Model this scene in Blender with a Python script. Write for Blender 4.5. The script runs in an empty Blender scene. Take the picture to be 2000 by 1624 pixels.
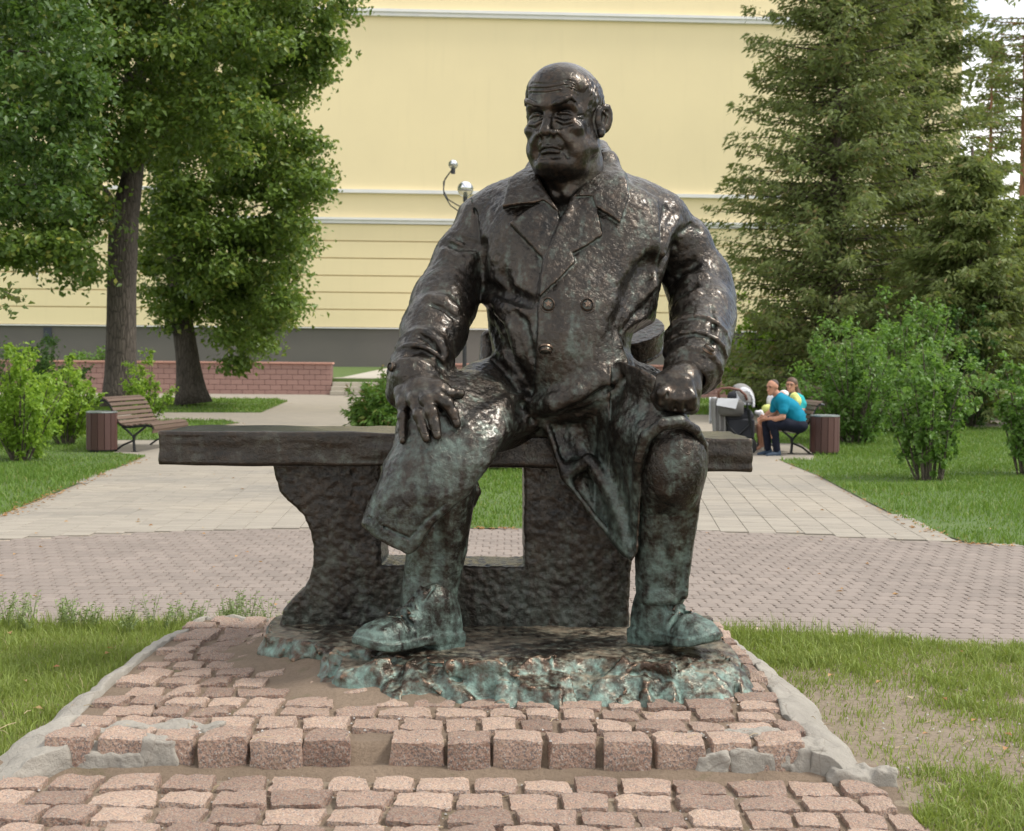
import bpy, math, random, time
import numpy as np
from mathutils import Vector, Matrix
from concurrent.futures import ThreadPoolExecutor
sc = bpy.context.scene
COL = sc.collection
PI = math.pi
R = math.radians
random.seed(7)
rng = np.random.default_rng(11)

# ---------------------------------------------------------------- camera
FPX = 2700.0; CX = 1000.0; CY = 812.0; HC = 1.5
_ph = math.atan(97/2700); _ro = 0.008
_F = np.array([0, math.cos(_ph), -math.sin(_ph)]); _R0 = np.array([1.0, 0, 0]); _U0 = np.array([0, math.sin(_ph), math.cos(_ph)])
_Rv = math.cos(_ro)*_R0 + math.sin(_ro)*_U0
_Uv = -math.sin(_ro)*_R0 + math.cos(_ro)*_U0
CAM = np.array([0, 0, HC])
cam = bpy.data.cameras.new('camera'); cam_ob = bpy.data.objects.new('camera', cam); COL.objects.link(cam_ob)
cam.sensor_fit = 'HORIZONTAL'; cam.sensor_width = 36; cam.lens = 36*FPX/2000
cam.clip_start = 0.1; cam.clip_end = 2000
cam.dof.use_dof = True; cam.dof.focus_distance = 6.1; cam.dof.aperture_fstop = 6.3
m = Matrix(((_Rv[0], _Uv[0], -_F[0], 0), (_Rv[1], _Uv[1], -_F[1], 0), (_Rv[2], _Uv[2], -_F[2], HC), (0, 0, 0, 1)))
cam_ob.matrix_world = m
sc.camera = cam_ob

# ---------------------------------------------------------------- world and sun: bright broken cloud
w = bpy.data.worlds.new('World'); sc.world = w; w.use_nodes = True
nt = w.node_tree; nt.nodes.clear()
SUN_EL, SUN_AZ = R(52), R(98)      # azimuth measured from +Y (away from the viewer) towards +X
out = nt.nodes.new('ShaderNodeOutputWorld'); bg = nt.nodes.new('ShaderNodeBackground')
sky = nt.nodes.new('ShaderNodeTexSky'); sky.sky_type = 'NISHITA'; sky.sun_disc = False
sky.sun_elevation = SUN_EL; sky.sun_rotation = SUN_AZ
sky.air_density = 1.0; sky.dust_density = 1.5
tc = nt.nodes.new('ShaderNodeTexCoord'); mp = nt.nodes.new('ShaderNodeMapping'); mp.inputs['Scale'].default_value = (1, 1, 2.2)
nz = nt.nodes.new('ShaderNodeTexNoise'); nz.inputs['Scale'].default_value = 2.6; nz.inputs['Detail'].default_value = 9; nz.inputs['Roughness'].default_value = .55
rp = nt.nodes.new('ShaderNodeValToRGB'); rp.color_ramp.elements[0].position = .40; rp.color_ramp.elements[1].position = .56
mx = nt.nodes.new('ShaderNodeMix'); mx.data_type = 'RGBA'; mx.inputs['B'].default_value = (12.5, 12.3, 12.0, 1)
L = nt.links.new
L(tc.outputs['Generated'], mp.inputs['Vector']); L(mp.outputs[0], nz.inputs['Vector']); L(nz.outputs['Fac'], rp.inputs['Fac'])
L(rp.outputs['Color'], mx.inputs['Factor']); L(sky.outputs[0], mx.inputs['A']); L(mx.outputs['Result'], bg.inputs['Color'])
bg.inputs['Strength'].default_value = 0.085
L(bg.outputs[0], out.inputs['Surface'])
sd = bpy.data.lights.new('sun', 'SUN'); so = bpy.data.objects.new('sun', sd); COL.objects.link(so)
sd.energy = 1.9; sd.angle = R(11); sd.color = (1, .955, .88)
_sdir = Vector((math.sin(SUN_AZ)*math.cos(SUN_EL), math.cos(SUN_AZ)*math.cos(SUN_EL), math.sin(SUN_EL)))
so.rotation_euler = _sdir.to_track_quat('Z', 'Y').to_euler()
sc.view_settings.view_transform = 'Standard'; sc.view_settings.look = 'None'
sc.view_settings.gamma = 1; sc.view_settings.exposure = 0.95; sc.view_settings.use_curve_mapping = False
sc.cycles.max_bounces = 6; sc.cycles.transparent_max_bounces = 6
try: sc.cycles.use_denoising = True
except Exception: pass

# ---------------------------------------------------------------- measuring helpers
def ray(px, py):
    return _F + _Rv*((px-CX)/FPX) + _Uv*((CY-py)/FPX)
def P(px, py, Y):
    """world point that stands at distance Y on the sight line of photo pixel (px, py)"""
    d = ray(px, py); return CAM + d*(Y/d[1])
def ground_z(y):
    return 0.0 if y < 22 else 0.40*min(1.0, (y-22)/28)
def G(px, py, z0=0.0):
    """ground point under photo pixel"""
    d = ray(px, py); z = z0
    for _ in range(12):
        t = (z-HC)/d[2]; y = d[1]*t
        z = z0+ground_z(min(y, 60)) if y > 0 else z0
    return np.array([d[0]*t, d[1]*t, z])

# ---------------------------------------------------------------- object helpers
def new_mesh(name, verts, faces, mat=None, smooth=False, parent=None, loc=(0, 0, 0)):
    me = bpy.data.meshes.new(name)
    v = np.asarray(verts, dtype=np.float32)
    f = faces
    if isinstance(f, np.ndarray) and f.ndim == 2:
        n, k = f.shape
        me.vertices.add(len(v)); me.vertices.foreach_set('co', v.ravel())
        me.loops.add(n*k); me.loops.foreach_set('vertex_index', f.astype(np.int32).ravel())
        me.polygons.add(n); me.polygons.foreach_set('loop_start', np.arange(0, n*k, k, dtype=np.int32))
        me.polygons.foreach_set('loop_total', np.full(n, k, dtype=np.int32))
        me.update(calc_edges=True)
    else:
        me.from_pydata([tuple(map(float, a)) for a in v], [], [tuple(int(i) for i in a) for a in f]); me.update()
    if smooth: me.polygons.foreach_set('use_smooth', [True]*len(me.polygons))
    return link(name, me, mat, parent, loc)
def link(name, me, mat=None, parent=None, loc=(0, 0, 0)):
    if mat is not None and len(me.materials) == 0: me.materials.append(mat)
    o = bpy.data.objects.new(name, me); COL.objects.link(o); o.location = tuple(map(float, loc))
    if parent is not None: o.parent = parent
    return o
def empty(name, loc=(0, 0, 0), rz=0):
    o = bpy.data.objects.new(name, None); COL.objects.link(o); o.location = tuple(map(float, loc)); o.rotation_euler = (0, 0, rz); o.empty_display_size = .1
    return o
def tag(o, label=None, cat=None, group=None, kind=None):
    if label: o['label'] = label
    if cat: o['category'] = cat
    if group: o['group'] = group
    if kind: o['kind'] = kind
    return o
def kids(o): return [c for c in bpy.data.objects if c.parent == o]
def copy_tree(o, parent=None):
    c = o.copy(); COL.objects.link(c); c.parent = parent
    for ch in kids(o): copy_tree(ch, c)
    return c

class MB:
    """collects simple solids and links them as one mesh"""
    def __init__(s): s.v = []; s.f = []
    def add(s, vs, fs):
        b = len(s.v); s.v += [tuple(map(float, a)) for a in vs]; s.f += [tuple(i+b for i in f) for f in fs]; return s
    def box(s, lo, hi, M=None, bev=0.0):
        (x0, y0, z0), (x1, y1, z1) = lo, hi
        if bev <= 0:
            vs = [(x0,y0,z0),(x1,y0,z0),(x1,y1,z0),(x0,y1,z0),(x0,y0,z1),(x1,y0,z1),(x1,y1,z1),(x0,y1,z1)]
            fs = [(0,3,2,1),(4,5,6,7),(0,1,5,4),(1,2,6,5),(2,3,7,6),(3,0,4,7)]
        else:
            b = bev; vs = []; 
            ring = lambda x0,y0,x1,y1,z: [(x0+b,y0,z),(x1-b,y0,z),(x1,y0+b,z),(x1,y1-b,z),(x1-b,y1,z),(x0+b,y1,z),(x0,y1-b,z),(x0,y0+b,z)]
            R0 = [(x0+b,y0+b),(x1-b,y0+b),(x1-b,y0+b),(x1-b,y1-b),(x1-b,y1-b),(x0+b,y1-b),(x0+b,y1-b),(x0+b,y0+b)]
            vs += [(a,c,z0) for a,c in [(x0+b,y0+b),(x1-b,y0+b),(x1-b,y1-b),(x0+b,y1-b)]]
            vs += ring(x0,y0,x1,y1,z0+b); vs += ring(x0,y0,x1,y1,z1-b)
            vs += [(a,c,z1) for a,c in [(x0+b,y0+b),(x1-b,y0+b),(x1-b,y1-b),(x0+b,y1-b)]]
            fs = [(3,2,1,0),(20,21,22,23)]
            for i in range(8):
                j = (i+1) % 8; fs.append((4+i,4+j,12+j,12+i))
            cs = [0,1,1,2,2,3,3,0]
            for i in range(8):
                j = (i+1) % 8; a, c = cs[i], cs[j]
                fs.append((4+j,4+i,a) if a == c else (4+j,4+i,a,c))
                fs.append((12+i,12+j,20+a) if a == c else (12+i,12+j,20+c,20+a))
        if M is not None: vs = [tuple(M @ Vector(a)) for a in vs]
        return s.add(vs, fs)
    def tube(s, pts, rad, n=8, cap=True):
        pts = [Vector(p) for p in pts]; m = len(pts)
        if not hasattr(rad, '__len__'): rad = [rad]*m
        up = None; vs = []
        for i, p in enumerate(pts):
            t = (pts[min(i+1, m-1)]-pts[max(i-1, 0)]).normalized()
            if up is None:
                up = Vector((0, 0, 1)) if abs(t.z) < .9 else Vector((1, 0, 0))
            a = t.cross(up)
            if a.length < 1e-4: a = t.cross(Vector((0, 1, 0)))
            a.normalize(); b = a.cross(t).normalized(); up = b
            for k in range(n):
                an = 2*PI*k/n; vs.append(p+(a*math.cos(an)+b*math.sin(an))*rad[i])
        fs = []
        for i in range(m-1):
            for k in range(n):
                l = (k+1) % n; fs.append((i*n+k, i*n+l, (i+1)*n+l, (i+1)*n+k))
        if cap: fs += [tuple(range(n))[::-1], tuple((m-1)*n+k for k in range(n))]
        return s.add(vs, fs)
    def lathe(s, prof, c=(0, 0, 0), n=16, M=None):
        vs = []; m = len(prof)
        for r, z in prof:
            for k in range(n):
                a = 2*PI*k/n; vs.append(Vector((r*math.cos(a), r*math.sin(a), z)))
        if M is not None: vs = [M @ v for v in vs]
        vs = [v+Vector(c) for v in vs]
        fs = [(i*n+k, i*n+(k+1) % n, (i+1)*n+(k+1) % n, (i+1)*n+k) for i in range(m-1) for k in range(n)]
        fs += [tuple(range(n))[::-1], tuple((m-1)*n+k for k in range(n))]
        return s.add(vs, fs)
    def prism(s, poly, z0, z1):
        n = len(poly); vs = [(x, y, z0) for x, y in poly]+[(x, y, z1) for x, y in poly]
        return s.add(vs, [tuple(range(n))[::-1], tuple(range(n, 2*n))]+[(i, (i+1) % n, n+(i+1) % n, n+i) for i in range(n)])
    def build(s, name, mat, parent=None, smooth=False, loc=(0, 0, 0)):
        return new_mesh(name, s.v, s.f, mat, smooth, parent, loc)
    def mesh(s, name, mat, smooth=False):
        me = bpy.data.meshes.new(name); me.from_pydata(s.v, [], s.f); me.update(); me.materials.append(mat)
        if smooth: me.polygons.foreach_set('use_smooth', [True]*len(me.polygons))
        return me

# ---------------------------------------------------------------- material helpers
class NT:
    def __init__(s, name):
        s.m = bpy.data.materials.new(name); s.m.use_nodes = True; s.t = s.m.node_tree
        s.b = s.t.nodes['Principled BSDF']; s.out = s.t.nodes['Material Output']
    def n(s, ty, **kw):
        x = s.t.nodes.new('ShaderNode'+ty)
        for k, v in kw.items():
            if k in x.inputs.keys(): x.inputs[k].default_value = v
            else: setattr(x, k, v)
        return x
    def l(s, a, b): s.t.links.new(a, b)
    def co(s, kind='Object', scale=(1, 1, 1), rot=(0, 0, 0)):
        t = s.n('TexCoord'); mpn = s.n('Mapping'); mpn.inputs['Scale'].default_value = scale; mpn.inputs['Rotation'].default_value = rot
        s.l(t.outputs[kind], mpn.inputs['Vector']); return mpn.outputs[0]
    def noise(s, vec, scale, detail=4, rough=.55, dist=0):
        x = s.n('TexNoise', Scale=scale, Detail=detail, Roughness=rough, Distortion=dist); s.l(vec, x.inputs['Vector']); return x.outputs['Fac']
    def voro(s, vec, scale, feature='F1', rnd=1.0, out='Distance'):
        x = s.n('TexVoronoi', Scale=scale, Randomness=rnd); x.feature = feature; s.l(vec, x.inputs['Vector']); return x.outputs[out]
    def ramp(s, fac, stops):
        x = s.n('ValToRGB'); e = x.color_ramp.elements
        while len(e) < len(stops): e.new(.5)
        for i, (p, c) in enumerate(stops):
            e[i].position = p; e[i].color = (c, c, c, 1) if not hasattr(c, '__len__') else (*c, 1)
        s.l(fac, x.inputs['Fac']); return x.outputs['Color']
    def mix(s, fac, a, b, mode='MIX'):
        x = s.n('Mix', data_type='RGBA', blend_type=mode)
        for sock, val in (('Factor', fac), ('A', a), ('B', b)):
            if hasattr(val, 'is_output') or isinstance(val, bpy.types.NodeSocket): s.l(val, x.inputs[sock])
            elif sock == 'Factor': x.inputs[sock].default_value = val
            else: x.inputs[sock].default_value = (*val, 1)
        return x.outputs['Result']
    def math(s, op, a, b=None, c=None, clamp=False):
        x = s.n('Math', operation=op, use_clamp=clamp)
        for i, val in enumerate((a, b, c)):
            if val is None: continue
            if isinstance(val, bpy.types.NodeSocket): s.l(val, x.inputs[i])
            else: x.inputs[i].default_value = val
        return x.outputs[0]
    def bump(s, h, strength=.5, dist=.01, prev=None):
        x = s.n('Bump', Strength=strength, Distance=dist); s.l(h, x.inputs['Height'])
        if prev is not None: s.l(prev, x.inputs['Normal'])
        return x.outputs[0]
    def set(s, **kw):
        for k, v in kw.items():
            i = s.b.inputs[k.replace('_', ' ')]
            if isinstance(v, bpy.types.NodeSocket): s.l(v, i)
            elif hasattr(v, '__len__') and len(v) == 3 and i.type == 'RGBA': i.default_value = (*v, 1)
            else: i.default_value = v
        return s.m
def plain(name, col, rough=.6, metal=0.0, var=.12, scale=8.0, bump=.0, bscale=60., obj_random=0.0):
    m = NT(name); v = m.co()
    f = m.noise(v, scale, 5)
    c = m.mix(f, tuple(x*(1-var) for x in col), tuple(min(1, x*(1+var)) for x in col))
    if obj_random:
        oi = m.n('ObjectInfo'); k = m.math('MULTIPLY_ADD', oi.outputs['Random'], 2*obj_random, 1-obj_random)
        hs = m.n('HueSaturation'); m.l(k, hs.inputs['Value']); m.l(c, hs.inputs['Color']); c = hs.outputs[0]
    kw = dict(Base_Color=c, Roughness=rough, Metallic=metal)
    if bump: kw['Normal'] = m.bump(m.noise(v, bscale, 6, .6), bump, .01)
    return m.set(**kw)
# ---------------------------------------------------------------- sculpting: distance fields turned into meshes
F4 = np.float32
def smin(a, b, k):
    if k <= 0: return np.minimum(a, b)
    h = np.maximum(k-np.abs(a-b), 0)/k; return np.minimum(a, b)-h*h*(k*.25)
def smax(a, b, k): return -smin(-a, -b, k)
_tab = rng.random(4096).astype(F4)*2-1
def vnoise(p, s, seed=0):
    """smooth value noise, feature size s (metres)"""
    q = p/s+seed*17.31; i = np.floor(q).astype(np.int32); f = (q-i).astype(F4); f = f*f*(3-2*f)
    def h(x, y, z): return _tab[(x*374761393+y*668265263+z*2147483647+(x ^ y)*1274126177) & 4095] if False else _tab[((x*73856093) ^ (y*19349663) ^ (z*83492791)) & 4095]
    x, y, z = i[:, 0], i[:, 1], i[:, 2]; fx, fy, fz = f[:, 0], f[:, 1], f[:, 2]
    c = lambda a, b, t: a+(b-a)*t
    return c(c(c(h(x,y,z), h(x+1,y,z), fx), c(h(x,y+1,z), h(x+1,y+1,z), fx), fy), c(c(h(x,y,z+1), h(x+1,y,z+1), fx), c(h(x,y+1,z+1), h(x+1,y+1,z+1), fx), fy), fz)
def cellnoise(p, s, seed=0):
    """F1 distance of jittered cells in units of s, and a random value per nearest cell"""
    q = p/s+seed*7.77; i = np.floor(q).astype(np.int32); best = np.full(len(p), 9, F4); val = np.zeros(len(p), F4)
    for dx in (-1, 0, 1):
        for dy in (-1, 0, 1):
            for dz in (-1, 0, 1):
                x, y, z = i[:, 0]+dx, i[:, 1]+dy, i[:, 2]+dz
                h = (x*73856093) ^ (y*19349663) ^ (z*83492791)
                jx, jy, jz = _tab[h & 4095]*.5+.5, _tab[(h >> 3) & 4095]*.5+.5, _tab[(h >> 6) & 4095]*.5+.5
                d = (x+jx-q[:, 0])**2+(y+jy-q[:, 1])**2+(z+jz-q[:, 2])**2
                m_ = d < best; best = np.where(m_, d, best).astype(F4); val = np.where(m_, _tab[(h >> 5) & 4095], val)
    return np.sqrt(best), val

class Model:
    def __init__(s, far=1.0, pad=0.0): s.ops = []; s.far = far; s.pad = pad
    def op(s, kind, fn, lo, hi, k=0.0):
        s.ops.append((kind, fn, np.array(lo, F4), np.array(hi, F4), k)); return s
    def add(s, prim, k=.03): fn, lo, hi = prim; return s.op('+', fn, lo, hi, k)
    def sub(s, prim, k=.02): fn, lo, hi = prim; return s.op('-', fn, lo, hi, k)
    def bounds(s):
        a = [o for o in s.ops if o[0] == '+']; return np.min([o[2] for o in a], 0), np.max([o[3] for o in a], 0)
    def __call__(s, p, pad=.0):
        lo = p.min(0); hi = p.max(0); d = np.full(len(p), s.far, F4)
        for kind, fn, a, b, k in s.ops:
            e = k+pad+s.pad+.02
            if (a-e > hi).any() or (b+e < lo).any(): continue
            v = fn(p).astype(F4)
            d = smin(d, v, k) if kind == '+' else smax(d, -v, k)
        return d
def prim_caps(pts, rads):
    pts = np.array(pts, F4); rads = np.array(rads, F4)
    def fn(p):
        d = None
        for i in range(len(pts)-1):
            a, b = pts[i], pts[i+1]; ba = b-a; pa = p-a
            h = np.clip((pa@ba)/max(float(ba@ba), 1e-9), 0, 1)
            dd = np.sqrt(((pa-h[:, None]*ba)**2).sum(1))-(rads[i]+(rads[i+1]-rads[i])*h)
            d = dd if d is None else smin(d, dd, .3*min(rads[i], rads[i+1]))
        return d
    r = rads.max(); return fn, pts.min(0)-r, pts.max(0)+r
def prim_ell(c, r, M=None):
    c = np.array(c, F4); r = np.array(r, F4); Mi = None if M is None else np.array(M, F4).T
    def fn(p):
        q = p-c
        if Mi is not None: q = q@Mi.T
        k0 = np.sqrt(((q/r)**2).sum(1)); k1 = np.sqrt(((q/(r*r))**2).sum(1))+1e-6
        return k0*(k0-1)/k1
    e = r.max() if M is not None else r
    return fn, c-e, c+e
def sd_poly(x, z, poly):
    n = len(poly); d = np.full(len(x), 1e9, F4); s = np.ones(len(x), F4)
    for i in range(n):
        ax, az = poly[i]; bx, bz = poly[i-1]
        ex, ez = bx-ax, bz-az; wx, wz = x-ax, z-az
        h = np.clip((wx*ex+wz*ez)/max(ex*ex+ez*ez, 1e-12), 0, 1)
        d = np.minimum(d, (wx-ex*h)**2+(wz-ez*h)**2)
        c1 = z >= az; c2 = z < bz; c3 = ex*wz > ez*wx
        s = np.where((c1 & c2 & c3) | (~c1 & ~c2 & ~c3), -s, s)
    return s*np.sqrt(d)
def surface_nets(fn, lo, hi, h, trim=.012):
    lo = np.array(lo, float)-2*h; n = np.ceil((np.array(hi)+2*h-lo)/h).astype(int)+1
    vol = np.full(n, 1.0, F4); B = 28
    blocks = [(i, j, k) for i in range(0, n[0], B) for j in range(0, n[1], B) for k in range(0, n[2], B)]
    rad = B*h*.5*1.7321
    def work(b):
        e = np.minimum(np.array(b)+B, n)
        ax = [lo[a]+h*np.arange(b[a], e[a]) for a in range(3)]
        # coarse probe on 3x3x3 points
        g = np.stack(np.meshgrid(*[np.linspace(a[0], a[-1], 4) for a in ax], indexing='ij'), -1).reshape(-1, 3).astype(F4)
        v = fn(g); t = rad*.75+.02
        if v.min() > t: return b, e, 1.0
        if v.max() < -t: return b, e, -1.0
        g = np.stack(np.meshgrid(*ax, indexing='ij'), -1).reshape(-1, 3).astype(F4)
        return b, e, fn(g).reshape([len(a) for a in ax])
    with ThreadPoolExecutor(4) as ex:
        for b, e, v in ex.map(work, blocks): vol[b[0]:e[0], b[1]:e[1], b[2]:e[2]] = v
    s = vol < 0
    c = np.zeros(n-1, np.int8)
    for dx in (0, 1):
        for dy in (0, 1):
            for dz in (0, 1): c += s[dx:n[0]-1+dx, dy:n[1]-1+dy, dz:n[2]-1+dz]
    act = np.argwhere((c > 0) & (c < 8)); idx = np.full(n-1, -1, np.int32); idx[tuple(act.T)] = np.arange(len(act))
    corners = [(0,0,0),(1,0,0),(0,1,0),(1,1,0),(0,0,1),(1,0,1),(0,1,1),(1,1,1)]
    val = np.stack([vol[act[:, 0]+a, act[:, 1]+b, act[:, 2]+c_] for a, b, c_ in corners], 1)
    pos = np.zeros((len(act), 3), F4); cnt = np.zeros(len(act), F4)
    for i in range(8):
        for ax_ in range(3):
            j = i | (1 << ax_)
            if j == i: continue
            a, b = val[:, i], val[:, j]; m_ = (a < 0) != (b < 0)
            t = np.where(m_, a/np.where(m_, a-b, 1), 0)
            q = np.tile(np.array(corners[i], F4), (len(act), 1)); q[:, ax_] += t
            pos += q*m_[:, None]; cnt += m_
    verts = lo+(act+pos/cnt[:, None])*h
    faces = []
    for ax_ in range(3):
        sl0 = [slice(None)]*3; sl1 = [slice(None)]*3; sl0[ax_] = slice(0, -1); sl1[ax_] = slice(1, None)
        a = s[tuple(sl0)]; b = s[tuple(sl1)]
        e = np.argwhere(a != b); u, v = (ax_+1) % 3, (ax_+2) % 3
        e = e[(e[:, u] > 0) & (e[:, v] > 0) & (e[:, u] < n[u]-1) & (e[:, v] < n[v]-1)]
        flip = s[tuple(e.T)]
        def I(du, dv):
            q = e.copy(); q[:, u] += du; q[:, v] += dv; return idx[tuple(q.T)]
        q = np.stack([I(-1, -1), I(0, -1), I(0, 0), I(-1, 0)], 1)
        q = np.where(flip[:, None], q, q[:, ::-1]); faces.append(q)
    return verts, np.concatenate(faces)
def sculpt(name, fn, lo, hi, h, mat, parent=None, disp=None, join=()):
    V, Fc = surface_nets(fn, lo, hi, h)
    for v2, f2 in join:
        Fc = np.concatenate([Fc, f2+len(V)]); V = np.concatenate([V, v2])
    o = new_mesh(name, V, Fc, mat, True, parent)
    if disp is not None:
        me = o.data; nn = np.empty(len(V)*3, F4); me.vertices.foreach_get('normal', nn); nn = nn.reshape(-1, 3)
        V = V+nn*disp(V.astype(F4), nn)[:, None]; me.vertices.foreach_set('co', V.astype(F4).ravel()); me.update()
    return o
# ================================================================ ground, paths, building
def inpoly(x, y, poly):
    x = np.asarray(x); y = np.asarray(y); r = np.zeros(x.shape, bool); n = len(poly)
    for i in range(n):
        ax, ay = poly[i]; bx, by = poly[i-1]
        c = ((ay > y) != (by > y)); t = (bx-ax)*(y-ay)/((by-ay) if by != ay else 1e-9)+ax
        r ^= c & (x < t)
    return r
def GP(poly): return [tuple(G(x, y)[:2]) for x, y in poly]
gz = np.vectorize(ground_z)
def sheet(name, poly, dz, mat, step=None, kind='structure'):
    """flat polygon laid on the ground (poly in metres)"""
    import mathutils.geometry as mg, bmesh
    tri = mg.tessellate_polygon([[Vector((x, y, 0)) for x, y in poly]])
    bb = bmesh.new(); vs = [bb.verts.new((x, y, 0)) for x, y in poly]
    for t in tri:
        try: bb.faces.new([vs[i] for i in t])
        except ValueError: pass
    for yy in (22, 26, 30, 34, 38, 42, 46, 50):
        bmesh.ops.bisect_plane(bb, geom=bb.verts[:]+bb.edges[:]+bb.faces[:], plane_co=(0, yy, 0), plane_no=(0, 1, 0))
    for v_ in bb.verts: v_.co.z = ground_z(v_.co.y)+dz
    for f_ in bb.faces:
        f_.normal_update()
        if f_.normal.z < 0: f_.normal_flip()
    me = bpy.data.meshes.new(name); bb.to_mesh(me); bb.free(); o = link(name, me, mat)
    tag(o, kind=kind); return o

def soil_mat():
    m = NT('soil'); v = m.co()
    a = m.noise(v, 1.6, 8, .65); b = m.noise(v, 30, 5, .7)
    c = m.mix(a, (.135, .105, .072), (.22, .175, .125)); c = m.mix(m.ramp(b, [(.4, 0.), (.65, .5)]), c, (.32, .26, .19))
    h = m.bump(b, .7, .02)
    return m.set(Base_Color=c, Roughness=.95, Normal=h)
def lawn_mat():
    m = NT('lawn_soil'); v = m.co(); a = m.noise(v, 1.2, 7, .65); b = m.noise(v, 25, 5, .7)
    c = m.mix(a, (.055, .105, .022), (.10, .15, .035)); c = m.mix(m.ramp(b, [(.5, 0.), (.8, .5)]), c, (.16, .16, .06))
    return m.set(Base_Color=c, Roughness=.95, Normal=m.bump(b, .8, .03))
M_soil = soil_mat(); M_lawn = lawn_mat()
def path_mat(name, c1, c2, c3, sc1=.8, sc2=14):
    m = NT(name); v = m.co(); a = m.noise(v, sc1, 6, .6); b = m.noise(v, sc2, 6, .7); f = m.noise(v, 160, 3, .7)
    c = m.mix(m.ramp(a, [(.35, 0.), (.68, 1.)]), c1, c2); c = m.mix(m.ramp(b, [(.45, 0.), (.75, .55)]), c, c3)
    oi = m.n('ObjectInfo'); g = m.n('NewGeometry')
    rn = m.math('ADD', m.math('MULTIPLY', oi.outputs['Random'], .5), m.math('MULTIPLY', g.outputs['Random Per Island'], .5))
    hs = m.n('HueSaturation'); m.l(m.math('MULTIPLY_ADD', rn, .34, .83), hs.inputs['Value']); m.l(c, hs.inputs['Color'])
    return m.set(Base_Color=hs.outputs[0], Roughness=.85, Normal=m.bump(f, .35, .004))
M_brown = path_mat('brown_paver', (.225, .186, .158), (.192, .158, .134), (.26, .22, .188))
M_beige = path_mat('beige_paver', (.30, .265, .212), (.215, .197, .168), (.33, .295, .235), .5, 5)
M_sand = plain('joint_sand', (.42, .34, .25), .95, var=.2, scale=20)
M_joint = plain('joint_dark', (.23, .20, .16), .95, var=.25, scale=6)

g0 = new_mesh('ground', *(lambda ys, xs: ([(x, y, (ground_z(y) if y < 50.2 else 1.0+.028*min(max(y-50.2, 0), 16))-.012) for y in ys for x in xs],
      [(j*len(xs)+i, j*len(xs)+i+1, (j+1)*len(xs)+i+1, (j+1)*len(xs)+i) for j in range(len(ys)-1) for i in range(len(xs)-1)]))([1.5, 8, 15, 22, 30, 40, 50.1, 50.2, 58, 66, 120, 600], [-400, -60, -20, 0, 20, 60, 400]), M_lawn)
tag(g0, kind='structure')
near_edge = [(-500, 1262), (-60, 1229), (0, 1226), (300, 1219), (560, 1216), (1000, 1216), (1400, 1222), (1500, 1233), (1700, 1248), (2000, 1277), (2150, 1296), (2600, 1370)]
far_edge = [(2700, 1120), (2150, 1080), (2000, 1071), (1850, 1063), (1600, 1049), (1400, 1041), (1230, 1037), (1000, 1034), (600, 1035), (300, 1042), (0, 1057), (-100, 1064), (-600, 1100)]
NE, FE = GP(near_edge), GP(far_edge)
road_poly = NE+FE
sheet('road_bed', road_poly, .004, M_sand)
fe = FE[::-1]
plaza_poly = fe+[(16, 49.9), (-16, 49.9)]
def strip_sheet(name, y0, y1, x0, x1, dz, mat):
    ys = np.linspace(y0, y1, 12); v = []; f = []
    for y in ys: v += [(x0, y, ground_z(y)+dz), (x1, y, ground_z(y)+dz)]
    for i in range(len(ys)-1): f.append((2*i, 2*i+1, 2*i+3, 2*i+2))
    return tag(new_mesh(name, v, f, mat), kind='structure')
def far_mat():
    m = NT('beige_paving_far'); t = m.n('TexCoord'); mpn = m.n('Mapping'); m.l(t.outputs['Object'], mpn.inputs['Vector'])
    br = m.n('TexBrick', offset=.5); m.l(mpn.outputs[0], br.inputs['Vector'])
    br.inputs['Scale'].default_value = 1.0; br.inputs['Brick Width'].default_value = .25; br.inputs['Row Height'].default_value = .12; br.inputs['Mortar Size'].default_value = .006
    br.inputs['Color1'].default_value = (.31, .27, .215, 1); br.inputs['Color2'].default_value = (.255, .228, .188, 1); br.inputs['Mortar'].default_value = (.25, .22, .17, 1)
    b = m.noise(t.outputs['Object'], .7, 6, .65)
    c = m.mix(m.ramp(b, [(.4, 0.), (.7, .6)]), br.outputs['Color'], (.24, .22, .185))
    return m.set(Base_Color=c, Roughness=.88)
M_far = far_mat()
sheet('plaza', fe+[(20, 22), (-20, 22)], .004, M_joint)
strip_sheet('path', 19.0, 50.1, -20, 20, .008, M_far)

# --- lawns
LAWN = {
 'l1': [(-900, 1330), (-400, 1190), (-150, 1075), (0, 1012), (60, 985), (120, 960), (200, 928), (285, 893), (262, 889), (222, 886), (216, 862), (100, 860), (100, 825), (-900, 825)],
 'l2': [(216, 861), (312, 861), (345, 846), (400, 838), (468, 827), (440, 823), (100, 823), (100, 860)],
 'l3': [(-300, 806), (510, 807), (562, 785), (540, 780), (-300, 776)],
 'mid': [(800, 1034), (1160, 1036), (1215, 1024), (1345, 815), (1290, 806), (690, 806), (684, 830)],
 'r1': [(1402, 834), (1455, 858), (1480, 867), (1562, 868), (1592, 888), (1588, 900), (1520, 899), (1600, 932), (1700, 985), (1800, 1035), (1890, 1063), (2000, 1069), (2300, 1092), (2900, 1010), (2900, 846), (2000, 838)],
 'r2': [(1300, 780), (2900, 800), (2900, 822), (2000, 818), (1330, 811)]}
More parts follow.
